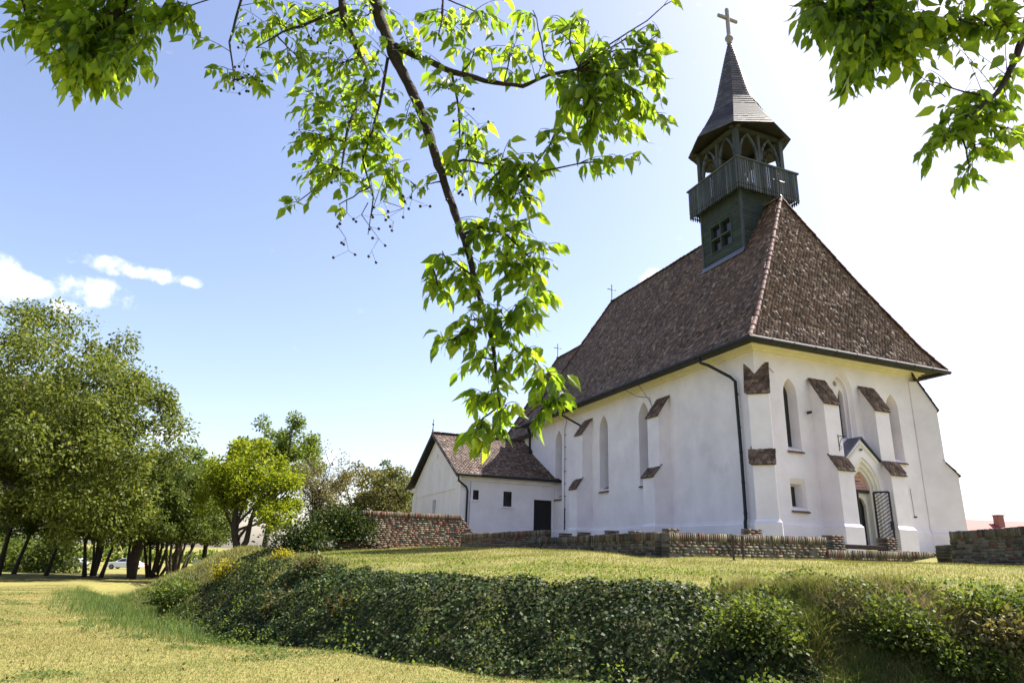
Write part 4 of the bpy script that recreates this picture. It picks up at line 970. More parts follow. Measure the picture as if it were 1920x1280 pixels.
fk = MB(); fk.tube([(.05, 0, .6), (.55, .1, 1.8), (.7, 0, 3.2), (1.1, 0, 5.0)], [.24, .2, .14, .06], 8); fk.build('forked_stem', BARK, bpy.data.objects['acacia_tree'], smooth=True)
b = gpos(500, 62)
make_tree('tall_tree', 'tall loose green tree rising above the yellow green tree', b, [(0, 0, -.3), (0, 0, 3), (.2, 0, 6), (.4, 0, 9), (.2, 0, 11.5)],
          [((.2, 0, 11.6), (3.6, 3.4, 2.6)), ((1.6, 0, 9.4), (3.0, 3, 2.0)), ((-2.0, 0, 10.0), (2.6, 2.6, 1.8))], 12000, .29, LM_MID, rtrunk=.32, clump=.95, nclump=62, nlimb=14, shell=.7)
b = gpos(340, 64)
make_tree('tall_tree', 'green treetop showing over the olive grey trees', b, [(0, 0, -.3), (0, 0, 4), (.1, 0, 8), (0, 0, 9)], [((0, 0, 9.0), (4.6, 3.4, 2.3)), ((-3.5, 0, 8.2), (3, 3, 2)), ((3.2, 0, 8.2), (3, 3, 2))], 12000, .28, LM_MID, rtrunk=.3, clump=.85, nclump=70, nlimb=8)
b = gpos(585, 50)
make_tree('bare_tree', 'twiggy half bare tan tree with upright branches left of the ivy clump', b, [(0, 0, -.3), (.05, 0, 1.5), (.1, 0, 3), (.2, 0, 4.2)], [((.4, 0, 4.9), (2.5, 2, 2.3)), ((.2, 0, 3.2), (1.9, 1.6, 1.5))], 3300, .17, LM_TAN, rtrunk=.16, clump=.8, nclump=70, nlimb=26, twigs=70)
b = gpos(665, 60); 
make_tree('olive_tree', 'tan olive bushy tree behind the tall brick wall', b, [(0, 0, -.4), (0, 0, 2), (.1, 0, 4), (0, 0, 5.5)], [((0, 0, 4.6), (3.2, 2.8, 3.3)), ((3.6, 0, 3.9), (3.0, 2.6, 2.6))], 11000, .26, LM_TAN, rtrunk=.25, clump=.7, nclump=110, nlimb=10)
b = gpos(745, 58)
make_tree('olive_tree', 'olive green bushy tree touching the left side of the annex', b, [(0, 0, -.4), (0, 0, 2), (0, 0, 4), (0, 0, 5)], [((0, 0, 3.8), (2.6, 2.6, 3.0)), ((-1.6, 0, 3.0), (2, 2, 2.2))], 7000, .25, mat_ol := leaf_mat('tan_green_leaf', [(0, (.08, .085, .03)), (.5, (.12, .125, .045)), (1, (.18, .18, .08))], .35), rtrunk=.22, clump=.65, nclump=75, nlimb=8)
b = gpos(712, 66)
make_tree('tall_tree', 'dark green pointed treetop above the tan olive tree', b, [(0, 0, -.4), (0, 0, 3), (0, 0, 6), (0, 0, 9.4)], [((0, 0, 7.6), (2.2, 2.2, 2.2)), ((.1, 0, 9.0), (1.2, 1.2, 1.5)), ((1.7, 0, 7.2), (1.6, 1.6, 1.3))], 6000, .29, LM_DARK, rtrunk=.22, clump=.65, nclump=55, nlimb=8)

def shrub(name, label, base, rad, nleaf, lsize, lmat, cat='shrub', nstem=9, group=None, clump=.22, nclump=26):
    root = empty(name, base, label, cat, 0, group); sm_ = MB(); rad = np.array(rad, float)
    v = rng.normal(size=(nclump, 3)); v /= np.linalg.norm(v, axis=1, keepdims=True); v[:, 2] = np.abs(v[:, 2])
    cl_ = v*rad*rng.uniform(.45, 1, (nclump, 1)); cl_[:, 2] += .04
    for i in range(min(nstem, nclump)): sm_.tube(limb_path((rng.normal()*.05, rng.normal()*.05, -.05), cl_[i]), list(np.linspace(.018, .004, 6)), 4)
    sm_.build('stems', BARK, root)
    w = rng.integers(nclump, size=nleaf); o = rng.normal(size=(nleaf, 3))*clump*rad.mean()
    P = cl_[w]+o; P[:, 2] = np.maximum(P[:, 2], .01)
    d, s, n = rand_frames(nleaf, 1.4, o+rng.normal(size=(nleaf, 3))*.15)
    link('foliage', leaf_mesh('foliage', P, rng.uniform(.6, 1.3, nleaf)*lsize, d, s, n, wid=1.3), root, lmat)
    return root
def on_ground(px, py, lo=6, hi=70):
    for D_ in np.arange(lo, hi, .05):
        q = at(px, py, D_)
        if q[2] <= gh(q[0], q[1]): return np.array([q[0], q[1], gh(q[0], q[1])])
    return np.array([q[0], q[1], gh(q[0], q[1])])
for i, (px, D, h_, lab) in enumerate(((-20, 62, 3.4, 'tall dark bush at the left edge beneath the trees'), (22, 66, 2.8, 'dark bush behind the blue car'), (112, 64, 3.0, 'dark bush filling the gap between the blue car and the grey car'), (70, 72, 3.2, 'shaded bush beneath the trees, directly above the blue car'))):
    P = gpos(px, D); shrub('bush', lab, P, (2.6, 2.0, h_), 3600, .30, LM_DARK, clump=.24, nclump=40)
P = at(640, 975, 29.8); g0 = gh(P[0], P[1])
shrub('ivy_clump', 'dark glossy ivy clump draped over the broken end of the tall brick wall', (P[0], P[1], g0+.45), (1.25, .8, 1.15), 6200, .12, LM_IVY, 'ivy', 14, clump=.26, nclump=40)
P = at(572, 1000, 28.0)
shrub('ivy_clump', 'low dark ivy bush left of the tall brick wall', (P[0], P[1], gh(P[0], P[1])), (1.3, .9, .95), 5200, .12, LM_IVY, 'ivy', 12, clump=.26, nclump=36)
P = on_ground(425, 1085, 20); shrub('yellow_shrub', 'small yellow flowering shrub on the left flank of the mound', P, (.55, .5, .5), 1300, .10, LM_YSH, clump=.25)
P = on_ground(530, 1050, 16); shrub('yellow_shrub', 'tiny yellow green shrub below the low ivy bush', P, (.35, .3, .3), 600, .08, LM_YSH, clump=.25)
P = on_ground(330, 1130, 14); shrub('bush', 'round dark green bush in the green ditch grass', P, (.9, .8, .65), 3600, .11, LM_DARK, clump=.25, nclump=34)
P = on_ground(575, 1085, 12); shrub('red_sapling', 'reddish young shoots on the ivy bank below the mound edge', P, (.45, .4, .6), 800, .10, LM_RED, clump=.24)
P = on_ground(525, 1150, 12); shrub('red_sapling', 'rusty brown shoots low on the left part of the ivy bank', P, (.6, .4, .4), 800, .09, LM_RED, clump=.26)
P = on_ground(640, 1150, 11); shrub('red_sapling', 'faint reddish shoots in the middle of the left ivy bank', P, (.5, .4, .3), 450, .08, LM_RED, clump=.26)
P = on_ground(1420, 1215, 8); shrub('bush', 'dark green bramble bush where the ivy meets the rough grass', P, (.72, .55, .6), 4600, .07, LM_DARK, clump=.24, nclump=40)
P = on_ground(1690, 1210, 8); shrub('bush', 'dark green bush in the middle of the rough grass bank on the right', P, (.55, .45, .55), 3000, .07, LM_DARK, clump=.24, nclump=34)
P = on_ground(1820, 1265, 7.5); shrub('bush', 'small green bush at the lower right corner of the bank', P, (.5, .4, .4), 2200, .07, LM_DARK, clump=.25, nclump=30)
P = on_ground(1880, 1165, 8); shrub('bush', 'shadowy scrub under the mound edge at the right border', P, (.8, .45, .28), 2600, .07, LM_DARK, clump=.25, nclump=30)
P = on_ground(1880, 1225, 8); shrub('dry_weed', 'tan dried weed clump at the right border of the bank', P, (.4, .35, .5), 1000, .09, LM_TAN, clump=.25)

# ---------------------------------------------------------------- ground cover
def scatter(n, xr, yr, cond, maxtry=40):
    out = []
    tot = 0
    for _ in range(maxtry):
        x = rng.uniform(*xr, n*2); y = rng.uniform(*yr, n*2); k = cond(x, y); out.append(np.stack([x[k], y[k]], 1)); tot += k.sum()
        if tot >= n: break
    return np.concatenate(out)[:n]
def infr(x, y, z=0.5, m=60):
    d = np.stack([x, y, np.full_like(x, z)], -1)-EYE; zz_ = d@_F; px = 960+F_PX*(d@_R2)/zz_; return (zz_ > .5) & (px > -m) & (px < 1920+m)
def patch(x, y, s, seed=0): return .5+.5*np.sin(x*s+seed+1.7*np.sin(y*s*.8+seed*2))*np.cos(y*s*1.1+1.3*np.sin(x*s*.7+seed))
def blades(name, label, xy, hlo, hhi, w, lmat, lean=.35, seg=False, kind='stuff', tuft=0):
    n = len(xy); z = height(xy[:, 0], xy[:, 1]); P = np.column_stack([xy, z-.01])
    a = rng.uniform(0, 2*math.pi, n); h = rng.uniform(hlo, hhi, n)*((.55+tuft*patch(xy[:, 0], xy[:, 1], 3.7, 1)**2) if tuft else 1); ln = rng.normal(0, lean, n)*h; la_ = rng.uniform(0, 2*math.pi, n)
    sd_ = np.column_stack([np.cos(a), np.sin(a), 0*a])*(w*rng.uniform(.6, 1.3, n))[:, None]; ld = np.column_stack([np.cos(la_), np.sin(la_), 0*a])*ln[:, None]
    up = np.column_stack([0*a, 0*a, h])
    if seg:
        V = np.stack([P-sd_, P+sd_, P+up*.55+ld*.35+sd_*.7, P+up*.55+ld*.35-sd_*.7, P+up*.92+ld*1.15], 1)
        b_ = np.arange(n)[:, None]*5; me = np_mesh(name, V.reshape(-1, 3), [b_+np.array([[0, 1, 2, 3]]), b_+np.array([[3, 2, 4]])])
    else:
        V = np.stack([P-sd_, P+sd_, P+up+ld], 1); me = np_mesh(name, V.reshape(-1, 3), [np.arange(n)[:, None]*3+np.array([[0, 1, 2]])])
    return tag(link(name, me, None, lmat), label, 'grass', kind=kind)
GR_DRY = leaf_mat('dry_lawn_blade', [(0, (.085, .115, .024)), (.5, (.165, .155, .045)), (1, (.26, .22, .088))], .35, .7, (1.1, 1.05, .8))
GR_GREEN = leaf_mat('green_lawn_blade', [(0, (.10, .12, .025)), (.5, (.17, .17, .045)), (1, (.27, .24, .10))], .4, .7, (1.2, 1.15, .6))
GR_LONG = leaf_mat('long_green_blade', [(0, (.05, .092, .025)), (.5, (.09, .14, .038)), (1, (.15, .185, .07))], .4, .6)
GR_ROUGH = leaf_mat('rough_grass_blade', [(0, (.09, .11, .025)), (.4, (.15, .165, .04)), (.75, (.24, .22, .085)), (1, (.32, .27, .14))], .35, .7, (1.1, 1.1, .7))
GR_STRAW = leaf_mat('straw_blade', [(0, (.26, .20, .10)), (1, (.42, .34, .2))], .3, .7, (1, 1, .9))
def near_l(x, y):
    s = sdf(x, y); return (s > 3.95+.9*_smooth((-x-2)/3)+.4*patch(x, y, 2.)) & infr(x, y) & (rng.random(len(x)) < np.clip((13/y)**1.6, 0, 1))
blades('grass', 'short dry yellow mown lawn in the foreground', scatter(170000, (-22, 6), (6.0, 36), near_l), .022, .05, .0045, GR_DRY, .8)
def mound_l(x, y):
    s = sdf(x, y); return (s < .7) & (s > -12.5) & infr(x, y, 1.5)
blades('grass', 'short green lawn on top of the mound before the church', scatter(150000, (-12, 16), (9, 34), mound_l), .03, .085, .006, GR_GREEN, .6)
def ditch_l(x, y):
    s = sdf(x, y); return (s > 2.3) & (s < 4.4+1.9*_smooth((-x-4)/3)+.6*patch(x, y, 2.)) & (rng.random(len(x)) < np.clip((6.4-s)/1.6, .12, 1)) & infr(x, y) & ((x < -4.6-.8*patch(x, y, 3)) | ((s > 3.6) & (s < 4.15) & (rng.random(len(x)) < .2))) & (x < .5)
blades('grass', 'long fresh green grass in the ditch at the left', scatter(46000, (-18, 1), (8, 34), ditch_l), .07, .27, .006, GR_LONG, .6, True, tuft=1.2)
def right_l(x, y):
    s = sdf(x, y); return (s > .1-.6*patch(x, y, 1.4)) & (s < 5.8) & infr(x, y) & (x > 2.7+1.2*patch(x, y, 1.1, 2)+.25*(y-11))
blades('grass', 'rough tangled grass and weeds on the right part of the bank', scatter(90000, (1.5, 13), (5.5, 16), right_l), .07, .26, .005, GR_ROUGH, .9, True, tuft=1.3)
def right_t(x, y): return right_l(x, y) & (patch(x, y, 2.6, 6) > .62) & (sdf(x, y) > .3)
blades('grass', 'taller green grass tussocks on the right part of the bank', scatter(15000, (1.5, 13), (5.5, 16), right_t), .14, .36, .006, GR_LONG, .7, True, tuft=.8)
def right_s(x, y): return right_l(x, y) & (patch(x, y, 2.1, 9) > .66)
blades('dry_straw', 'bleached dry straw lying on the right part of the bank', scatter(9000, (1.5, 13), (5.5, 16), right_s), .15, .38, .004, GR_STRAW, 1.3, True)
def left_l(x, y):
    s = sdf(x, y); return (s > -.5) & (s < 4.5) & infr(x, y) & (y > 20.5)
blades('grass', 'rough pale grass on the left flank of the mound', scatter(26000, (-18, -3), (20, 42), left_l), .08, .24, .012, GR_ROUGH, .6, True)
def right_gap(x, y): return right_l(x, y) & (patch(x, y, 2.3, 3) > .5)
def weed_patch(name, label, xy, hmax, lsize, lmat, wid=1.4):
    n_ = len(xy); z_ = height(xy[:, 0], xy[:, 1]); hh_ = hmax*patch(xy[:, 0], xy[:, 1], 2.3, 3)**1.5
    d, s_, nn_ = rand_frames(n_, 1.2)
    return tag(link(name, leaf_mesh(name, np.column_stack([xy, z_+rng.random(n_)*hh_+.01]), rng.uniform(.6, 1.3, n_)*lsize, d, s_, nn_, wid=wid), None, lmat), label, 'weeds', kind='stuff')
weed_patch('weeds', 'broad leaved dark weeds among the rough grass on the right part of the bank', scatter(16000, (1.5, 13), (5.5, 16), right_gap), .38, .06, LM_DARK)
def right_gap2(x, y): return right_l(x, y) & (patch(x, y, 1.9, 7) > .66)
weed_patch('weeds', 'brown withered weeds among the rough grass on the right part of the bank', scatter(7000, (1.5, 13), (5.5, 16), right_gap2), .3, .06, LM_BROWN, .7)
# ivy on the bank
def ivy_c(x, y):
    s = sdf(x, y); k = patch(x, y, 1.1, 2); return (s > .25-.5*patch(x, y, 1.7, 1)) & (s < 3.9+.7*_smooth((-x-2)/3)) & infr(x, y) & (x < 3.6+1.4*k+.25*(y-11)) & (y < 27+3*k) & ((y < 21) | (patch(x, y, 2.2, 5) > .35))
xy = scatter(62000, (-11, 6), (8, 30), ivy_c); n = len(xy)
z = height(xy[:, 0], xy[:, 1]); e = .05
nrm = np.column_stack([-(height(xy[:, 0]+e, xy[:, 1])-z)/e, -(height(xy[:, 0], xy[:, 1]+e)-z)/e, np.ones(n)]); nrm /= np.linalg.norm(nrm, axis=1, keepdims=True)
mnd_ = .5+.5*np.sin(xy[:, 0]*2.3+2*np.sin(xy[:, 1]*1.9))*np.sin(xy[:, 1]*2.5+1.4*np.sin(xy[:, 0]*2.1))
mnd2 = .5+.5*np.sin(xy[:, 0]*6.1+2*np.sin(xy[:, 1]*5.3))*np.sin(xy[:, 1]*5.9+1.4*np.sin(xy[:, 0]*6.7))
lump = (.42*mnd_**1.8+.18*mnd2**2)*_smooth((sdf(xy[:, 0], xy[:, 1])-.1)/1.1)+.04
P = np.column_stack([xy, z])+nrm*(rng.random(n)**.6*lump+.02)[:, None]
nn = nrm*.9+rng.normal(size=(n, 3))*.5+np.array([0, -.1, .25]); nn /= np.linalg.norm(nn, axis=1, keepdims=True)
d = rng.normal(size=(n, 3))*.7+np.array([0, -.2, -.8]); d -= (d*nn).sum(1, keepdims=True)*nn; d /= np.linalg.norm(d, axis=1, keepdims=True)
tag(link('ivy', leaf_mesh('ivy', P, rng.uniform(.05, .10, n), d, np.cross(nn, d), nn, wid=1.6), None, LM_IVY), 'dense dark glossy ivy covering the steep bank of the mound', 'ivy', kind='stuff')
def ivy_w(x, y): return ivy_c(x, y) & (patch(x, y, 3.1, 11) > .80) & (sdf(x, y) > .5)
xy = scatter(3600, (-11, 6), (8, 27), ivy_w); n = len(xy); d, s, nn = rand_frames(n, 1.2)
tag(link('weeds', leaf_mesh('weeds', np.column_stack([xy, height(xy[:, 0], xy[:, 1])+.1+rng.random(n)*.55]), rng.uniform(.04, .085, n), d, s, nn, wid=1.3), None, LM_MID), 'light green weeds pushing up through the ivy on the bank', 'weeds', kind='stuff')
# scattered clover leaves on the mound lawn edge
def clo(x, y):
    s = sdf(x, y); return (s < .3) & (s > -3.2) & infr(x, y, 1.3) & (patch(x, y, 1.3, 4) > .35)
xy = scatter(9000, (-8, 12), (9, 26), clo); n = len(xy); d, s, nn = rand_frames(n, 3.0)
tag(link('clover', leaf_mesh('clover', np.column_stack([xy, height(xy[:, 0], xy[:, 1])+.04]), rng.uniform(.03, .06, n), d, s, nn, wid=1.6), None, LM_MID), 'clover and small weeds in the mound lawn', 'weeds', kind='stuff')

def clo2(x, y): return near_l(x, y) & (patch(x, y, .9, 5)*patch(x, y, 2.7, 2) > .38)
xy = scatter(9000, (-20, 4), (6, 30), clo2); n = len(xy); d, s, nn = rand_frames(n, 3.0)
tag(link('clover', leaf_mesh('clover', np.column_stack([xy, height(xy[:, 0], xy[:, 1])+.025]), rng.uniform(.02, .045, n), d, s, nn, wid=1.6), None, GR_LONG), 'flat green clover patches in the dry foreground lawn', 'weeds', kind='stuff')
xy = scatter(500, (-20, 4), (6, 30), near_l); n = len(xy); d, s, nn = rand_frames(n, 2.0)
tag(link('fallen_leaves', leaf_mesh('fallen_leaves', np.column_stack([xy, height(xy[:, 0], xy[:, 1])+.04]), rng.uniform(.03, .07, n), d, s, nn, wid=1.2), None, LM_BROWN), 'dry brown leaves fallen on the foreground lawn', 'leaves', kind='stuff')

# ---------------------------------------------------------------- cars, fence, house beyond
def make_car(label, loc, rz, paint, name='parked_car'):
    root = empty(name, loc, label, 'car', rz, 'cars parked beyond the trees')
    hw = .88
    low = [(-2.2, .32), (-2.24, .62), (-2.15, .86), (-1.6, .95), (-.2, .98), (1.0, .95), (1.9, .82), (2.22, .62), (2.22, .34), (1.75, .24), (-1.75, .24)]
    b_ = MB(); b_.prism([(x, -hw, z) for x, z in low], (0, 2*hw, 0)); bo_ = b_.build('body', paint, root, bevel=.07)
    cab_ = [(-1.75, .94), (-1.15, 1.36), (-.55, 1.45), (.2, 1.42), (1.12, .95)]
    c_ = MB(); n_ = len(cab_)
    c_.add([(x, -hw+.06+(z-.94)*.28, z) for x, z in cab_]+[(x, hw-.06-(z-.94)*.28, z) for x, z in cab_], [tuple(range(n_)), tuple(range(n_, 2*n_))[::-1]]+[(i, n_+i, n_+(i+1) % n_, (i+1) % n_) for i in range(n_)])
    c_.build('cabin', paint, root, bevel=.04)
    for s_ in (-1, 1):
        y_ = lambda z: s_*(hw-.045-(z-.94)*.28)
        for poly in ([(-1.5, .99), (-1.08, 1.32), (-.5, 1.38), (-.45, .99)], [(-.37, .99), (-.42, 1.38), (.15, 1.36), (.85, 1.0)]):
            m = MB(); m.poly([(x, y_(z), z) for x, z in poly]); m.build('side_window', GLASS, root)
        m = MB(); m.lathe((0, 0, 0), [(.05, -.05), (.08, 0), (.05, .05)], 8); o = m.build('mirror', paint, root); o.location = (.75, s_*(hw+.08), 1.0)
        m = MB(); m.box((2.12, s_*.62-.2, .60), (2.235, s_*.62+.2, .74)); m.build('headlight', mat_lamp, root, bevel=.02)
        m = MB(); m.box((-2.25, s_*.66-.16, .66), (-2.17, s_*.66+.16, .8)); m.build('tail_light', mat_red, root)
        for x in (-1.35, 1.38):
            w = MB(); w.tube([(x, s_*(hw-.2), .32), (x, s_*(hw+.02), .32)], .32, 20); wo_ = w.build('wheel', mat_tyre, root)
            w = MB(); w.tube([(x, s_*(hw+.0), .32), (x, s_*(hw+.035), .32)], .2, 14); w.build('rim', ZINC, wo_)
    m = MB(); m.poly([(.3, -.55, 1.40), (.3, .55, 1.40), (1.06, .68, .99), (1.06, -.68, .99)]); ws = m.build('windscreen', GLASS, root); ws.location = (.02, 0, .015)
    return root
mat_lamp = mat('headlight_glass', (.7, .72, .74), .15, spec=.8); mat_red = mat('tail_light_red', (.3, .02, .02), .3); mat_tyre = mat('tyre_rubber', (.015, .015, .016), .8)
for px, D, rz, col, lab in ((60, 97, 0, (.012, .016, .05), 'dark blue car parked beyond the trees at the far left'), (144, 97, math.pi, (.30, .31, .33), 'silver grey car parked beyond the trees between the blue car and the white car'), (246, 98, math.pi, (.62, .64, .68), 'pale silver white sedan parked beyond the trees, rightmost of the cars')):
    p = gpos(px, D); make_car(lab, tuple(p), rz, mat('car_paint_'+lab.split()[0]+lab.split()[1], col, .25, spec=.6, metal=.2))
FE = mat('grey_concrete', (.30, .29, .29), .9, .15, 4, .2, 30)
fa = gpos(372, 108); fb = gpos(560, 100)
fen = empty('fence', tuple(fa), 'long grey concrete panel fence behind the trees', 'fence', math.atan2(fb[1]-fa[1], fb[0]-fa[0])); fL = math.hypot(fb[0]-fa[0], fb[1]-fa[1])
nf = int(fL/2.0)
for i in range(nf+1):
    m = MB(); m.box((i*2-.07, -.07, -.4), (i*2+.07, .07, 1.75)); m.build('post', FE, fen)
    if i < nf:
        m = MB(); m.box((i*2+.07, -.03, -.4), (i*2+1.93, .03, 1.6)); m.build('panel', FE, fen)
# house with red roof at the right
hP = at(1858, 1000, 62); hg = 1.2
house = empty('house', (hP[0], hP[1], hg), 'distant white house with bright red roof showing over the brick wall at right', 'house', R(4))
rz_top = topz(hP[:2], 975, 1858)-hg; HL = 13
RED = mat('red_roof_tile', (.20, .035, .03), .7, .25, 2, .3, 30, aniso=(1, 4, 4))
m = MB(); m.box((-HL, -4, -3), (HL, 4, rz_top-2.2)); m.build('wall', PLASTER, house)
m = MB(); m.prism([(-HL-.5, -4.7, rz_top-2.4), (-HL-.5, 0, rz_top), (-HL-.5, 4.7, rz_top-2.4)], (2*HL+1, 0, 0)); hro = m.build('roof', RED, house)
m = MB(); m.box((-.05, -1.2, rz_top-1.2), (.5, -.6, rz_top+.32)); m.box((-.12, -1.27, rz_top+.32), (.57, -.53, rz_top+.42)); m.build('chimney', mat('chimney_brick', (.28, .14, .11), .9, .3, 6), hro)
# far hedges and fields
def far_mass(name, label, pts, nleaf, lsize, lmat, hz):
    pts = np.array(pts, float); seg_ = rng.integers(len(pts)-1, size=nleaf); t = rng.random(nleaf)
    xy = pts[seg_]+(pts[seg_+1]-pts[seg_])*t[:, None]; z0 = height(xy[:, 0], xy[:, 1])
    hp2 = hz*(.6+.4*patch(xy[:, 0], xy[:, 1], .21, 3)*1.2)
    P = np.column_stack([xy+rng.normal(size=(nleaf, 2))*1.6, z0+rng.random(nleaf)*hp2]); d, s, nn = rand_frames(nleaf, 1)
    return tag(link(name, leaf_mesh(name, P, rng.uniform(.6, 1.3, nleaf)*lsize, d, s, nn, wid=1.5), None, lmat), label, 'hedge', kind='stuff')
far_mass('far_hedge', 'distant pale green hedgerow beyond the parked cars', [(-150, 150), (-95, 150), (-60, 155), (-30, 160), (10, 165)], 9000, .8, LM_MID, 3.2)

# ---------------------------------------------------------------- the hackberry whose boughs hang into view
tree = empty('hackberry_tree', (-2.2, -1.6, gh(-2.2, -1.6)), 'near leafy tree whose sunlit boughs with black berries hang across the sky', 'tree')
TO = np.array([-2.2, -1.6, gh(-2.2, -1.6)])
limbs = []            # (points, radii)
def limb(pts, r0, r1): limbs.append(([np.array(p, float) for p in pts], list(np.linspace(r0, r1, len(pts)))))
def pxs(lst): return [at(*p) for p in lst]
bough = [(-1.9, -.6, 6.4), (-1.35, .9, 6.1), (-.95, 2.2, 5.3)]+pxs([(703, 2, 2.95), (716, 45, 2.95), (733, 88, 2.95), (757, 140, 2.94), (785, 200, 2.93), (808, 260, 2.92), (822, 310, 2.9), (842, 370, 2.88), (862, 425, 2.87), (880, 480, 2.85), (893, 540, 2.84), (912, 600, 2.83), (925, 650, 2.82), (930, 700, 2.80), (938, 760, 2.8)])
limbs.append(([np.array(p) for p in bough], [.075, .065, .05]+list(np.linspace(.033, .005, 15))))
limb(pxs([(740, 85, 2.95), (790, 110, 2.93), (850, 135, 2.9), (910, 152, 2.88), (980, 162, 2.86), (1030, 140, 2.85), (1085, 130, 2.84)]), .019, .006)
limb([(-1.35, .9, 6.1), (-1.2, 2.0, 5.3)]+pxs([(640, 0, 3.1), (645, 40, 3.1), (665, 80, 3.08), (690, 140, 3.05), (672, 190, 3.05), (650, 250, 3.0), (640, 320, 3.0)]), .03, .004)
limb(pxs([(645, 12, 3.1), (610, 30, 3.08), (575, 45, 3.05), (530, 60, 3.0), (480, 90, 3.0)]), .012, .003)
limb(pxs([(727, 110, 2.95), (715, 180, 2.93), (700, 240, 2.92), (680, 300, 2.9), (700, 370, 2.9), (690, 440, 2.88)]), .009, .002)
limb(pxs([(845, 130, 2.9), (860, 200, 2.88), (862, 260, 2.87), (855, 320, 2.86)]), .007, .002)
limb(pxs([(822, 312, 2.9), (870, 300, 2.85), (930, 310, 2.8), (975, 340, 2.8)]), .008, .003)
limb(pxs([(868, 440, 2.87), (900, 425, 2.82), (950, 440, 2.8), (1000, 490, 2.78)]), .009, .003)
limb(pxs([(890, 520, 2.84), (850, 490, 2.8), (810, 500, 2.8)]), .006, .002)
limb(pxs([(912, 600, 2.83), (960, 650, 2.8), (1010, 690, 2.78), (1050, 740, 2.75)]), .007, .002)
limb(pxs([(455, -10, 3.1), (430, 80, 3.05), (440, 150, 3.02)]), .008, .003)
limb(pxs([(830, -20, 2.8), (830, 30, 2.8), (822, 68, 2.8)]), .007, .003)
limb([(-1.9, -.6, 6.4), (-2.4, 1.2, 5.8)]+pxs([(300, -60, 3.3), (240, 10, 3.2), (180, 60, 3.15), (130, 100, 3.1)]), .05, .004)
limb([(-2.4, 1.2, 5.8)]+pxs([(30, -60, 3.2), (45, 10, 3.15), (50, 40, 3.15)]), .02, .003)
limb([(-1.9, -.6, 6.4), (.4, .6, 6.7), (2.0, 1.6, 5.9)]+pxs([(1640, -90, 2.7), (1630, 0, 2.65), (1640, 60, 2.6)]), .07, .005)
limb([(2.0, 1.6, 5.9), (2.9, 2.2, 5.0)]+pxs([(1930, 30, 2.5), (1905, 110, 2.48), (1870, 175, 2.45), (1830, 210, 2.42), (1800, 250, 2.4)]), .025, .003)
limb(pxs([(455, -40, 3.1), (420, -10, 3.05), (360, 10, 3.05), (335, 30, 3.05)]), .006, .002)
tm = MB(); tm.tube([TO-TO-Zv*.3, (0, 0, 1.2), (.1, .3, 3.2), (.2, .7, 5.2), np.array([-1.9, -.6, 6.4])-TO], [.32, .25, .22, .19, .12], 12); tm.build('trunk', BARKFG, tree, smooth=True)
samples = []
for P_, r_ in limbs:
    m = MB()
    Q = []; Rr = []
    for i in range(len(P_)-1):
        for t in np.linspace(0, 1, 4, endpoint=False):
            Q.append(P_[i]+(P_[i+1]-P_[i])*t+rng.normal(size=3)*r_[i]*.10); Rr.append((r_[i]+(r_[i+1]-r_[i])*t)*rng.uniform(.9, 1.12))
    Q.append(P_[-1]); Rr.append(r_[-1]); samples += Q
    m.tube([q-TO for q in Q], Rr, 8); m.build('limb', BARKFG, tree, smooth=True)
samples = np.array(samples)
tw = MB(); LP = []; LD = []; LS = []; BP = []
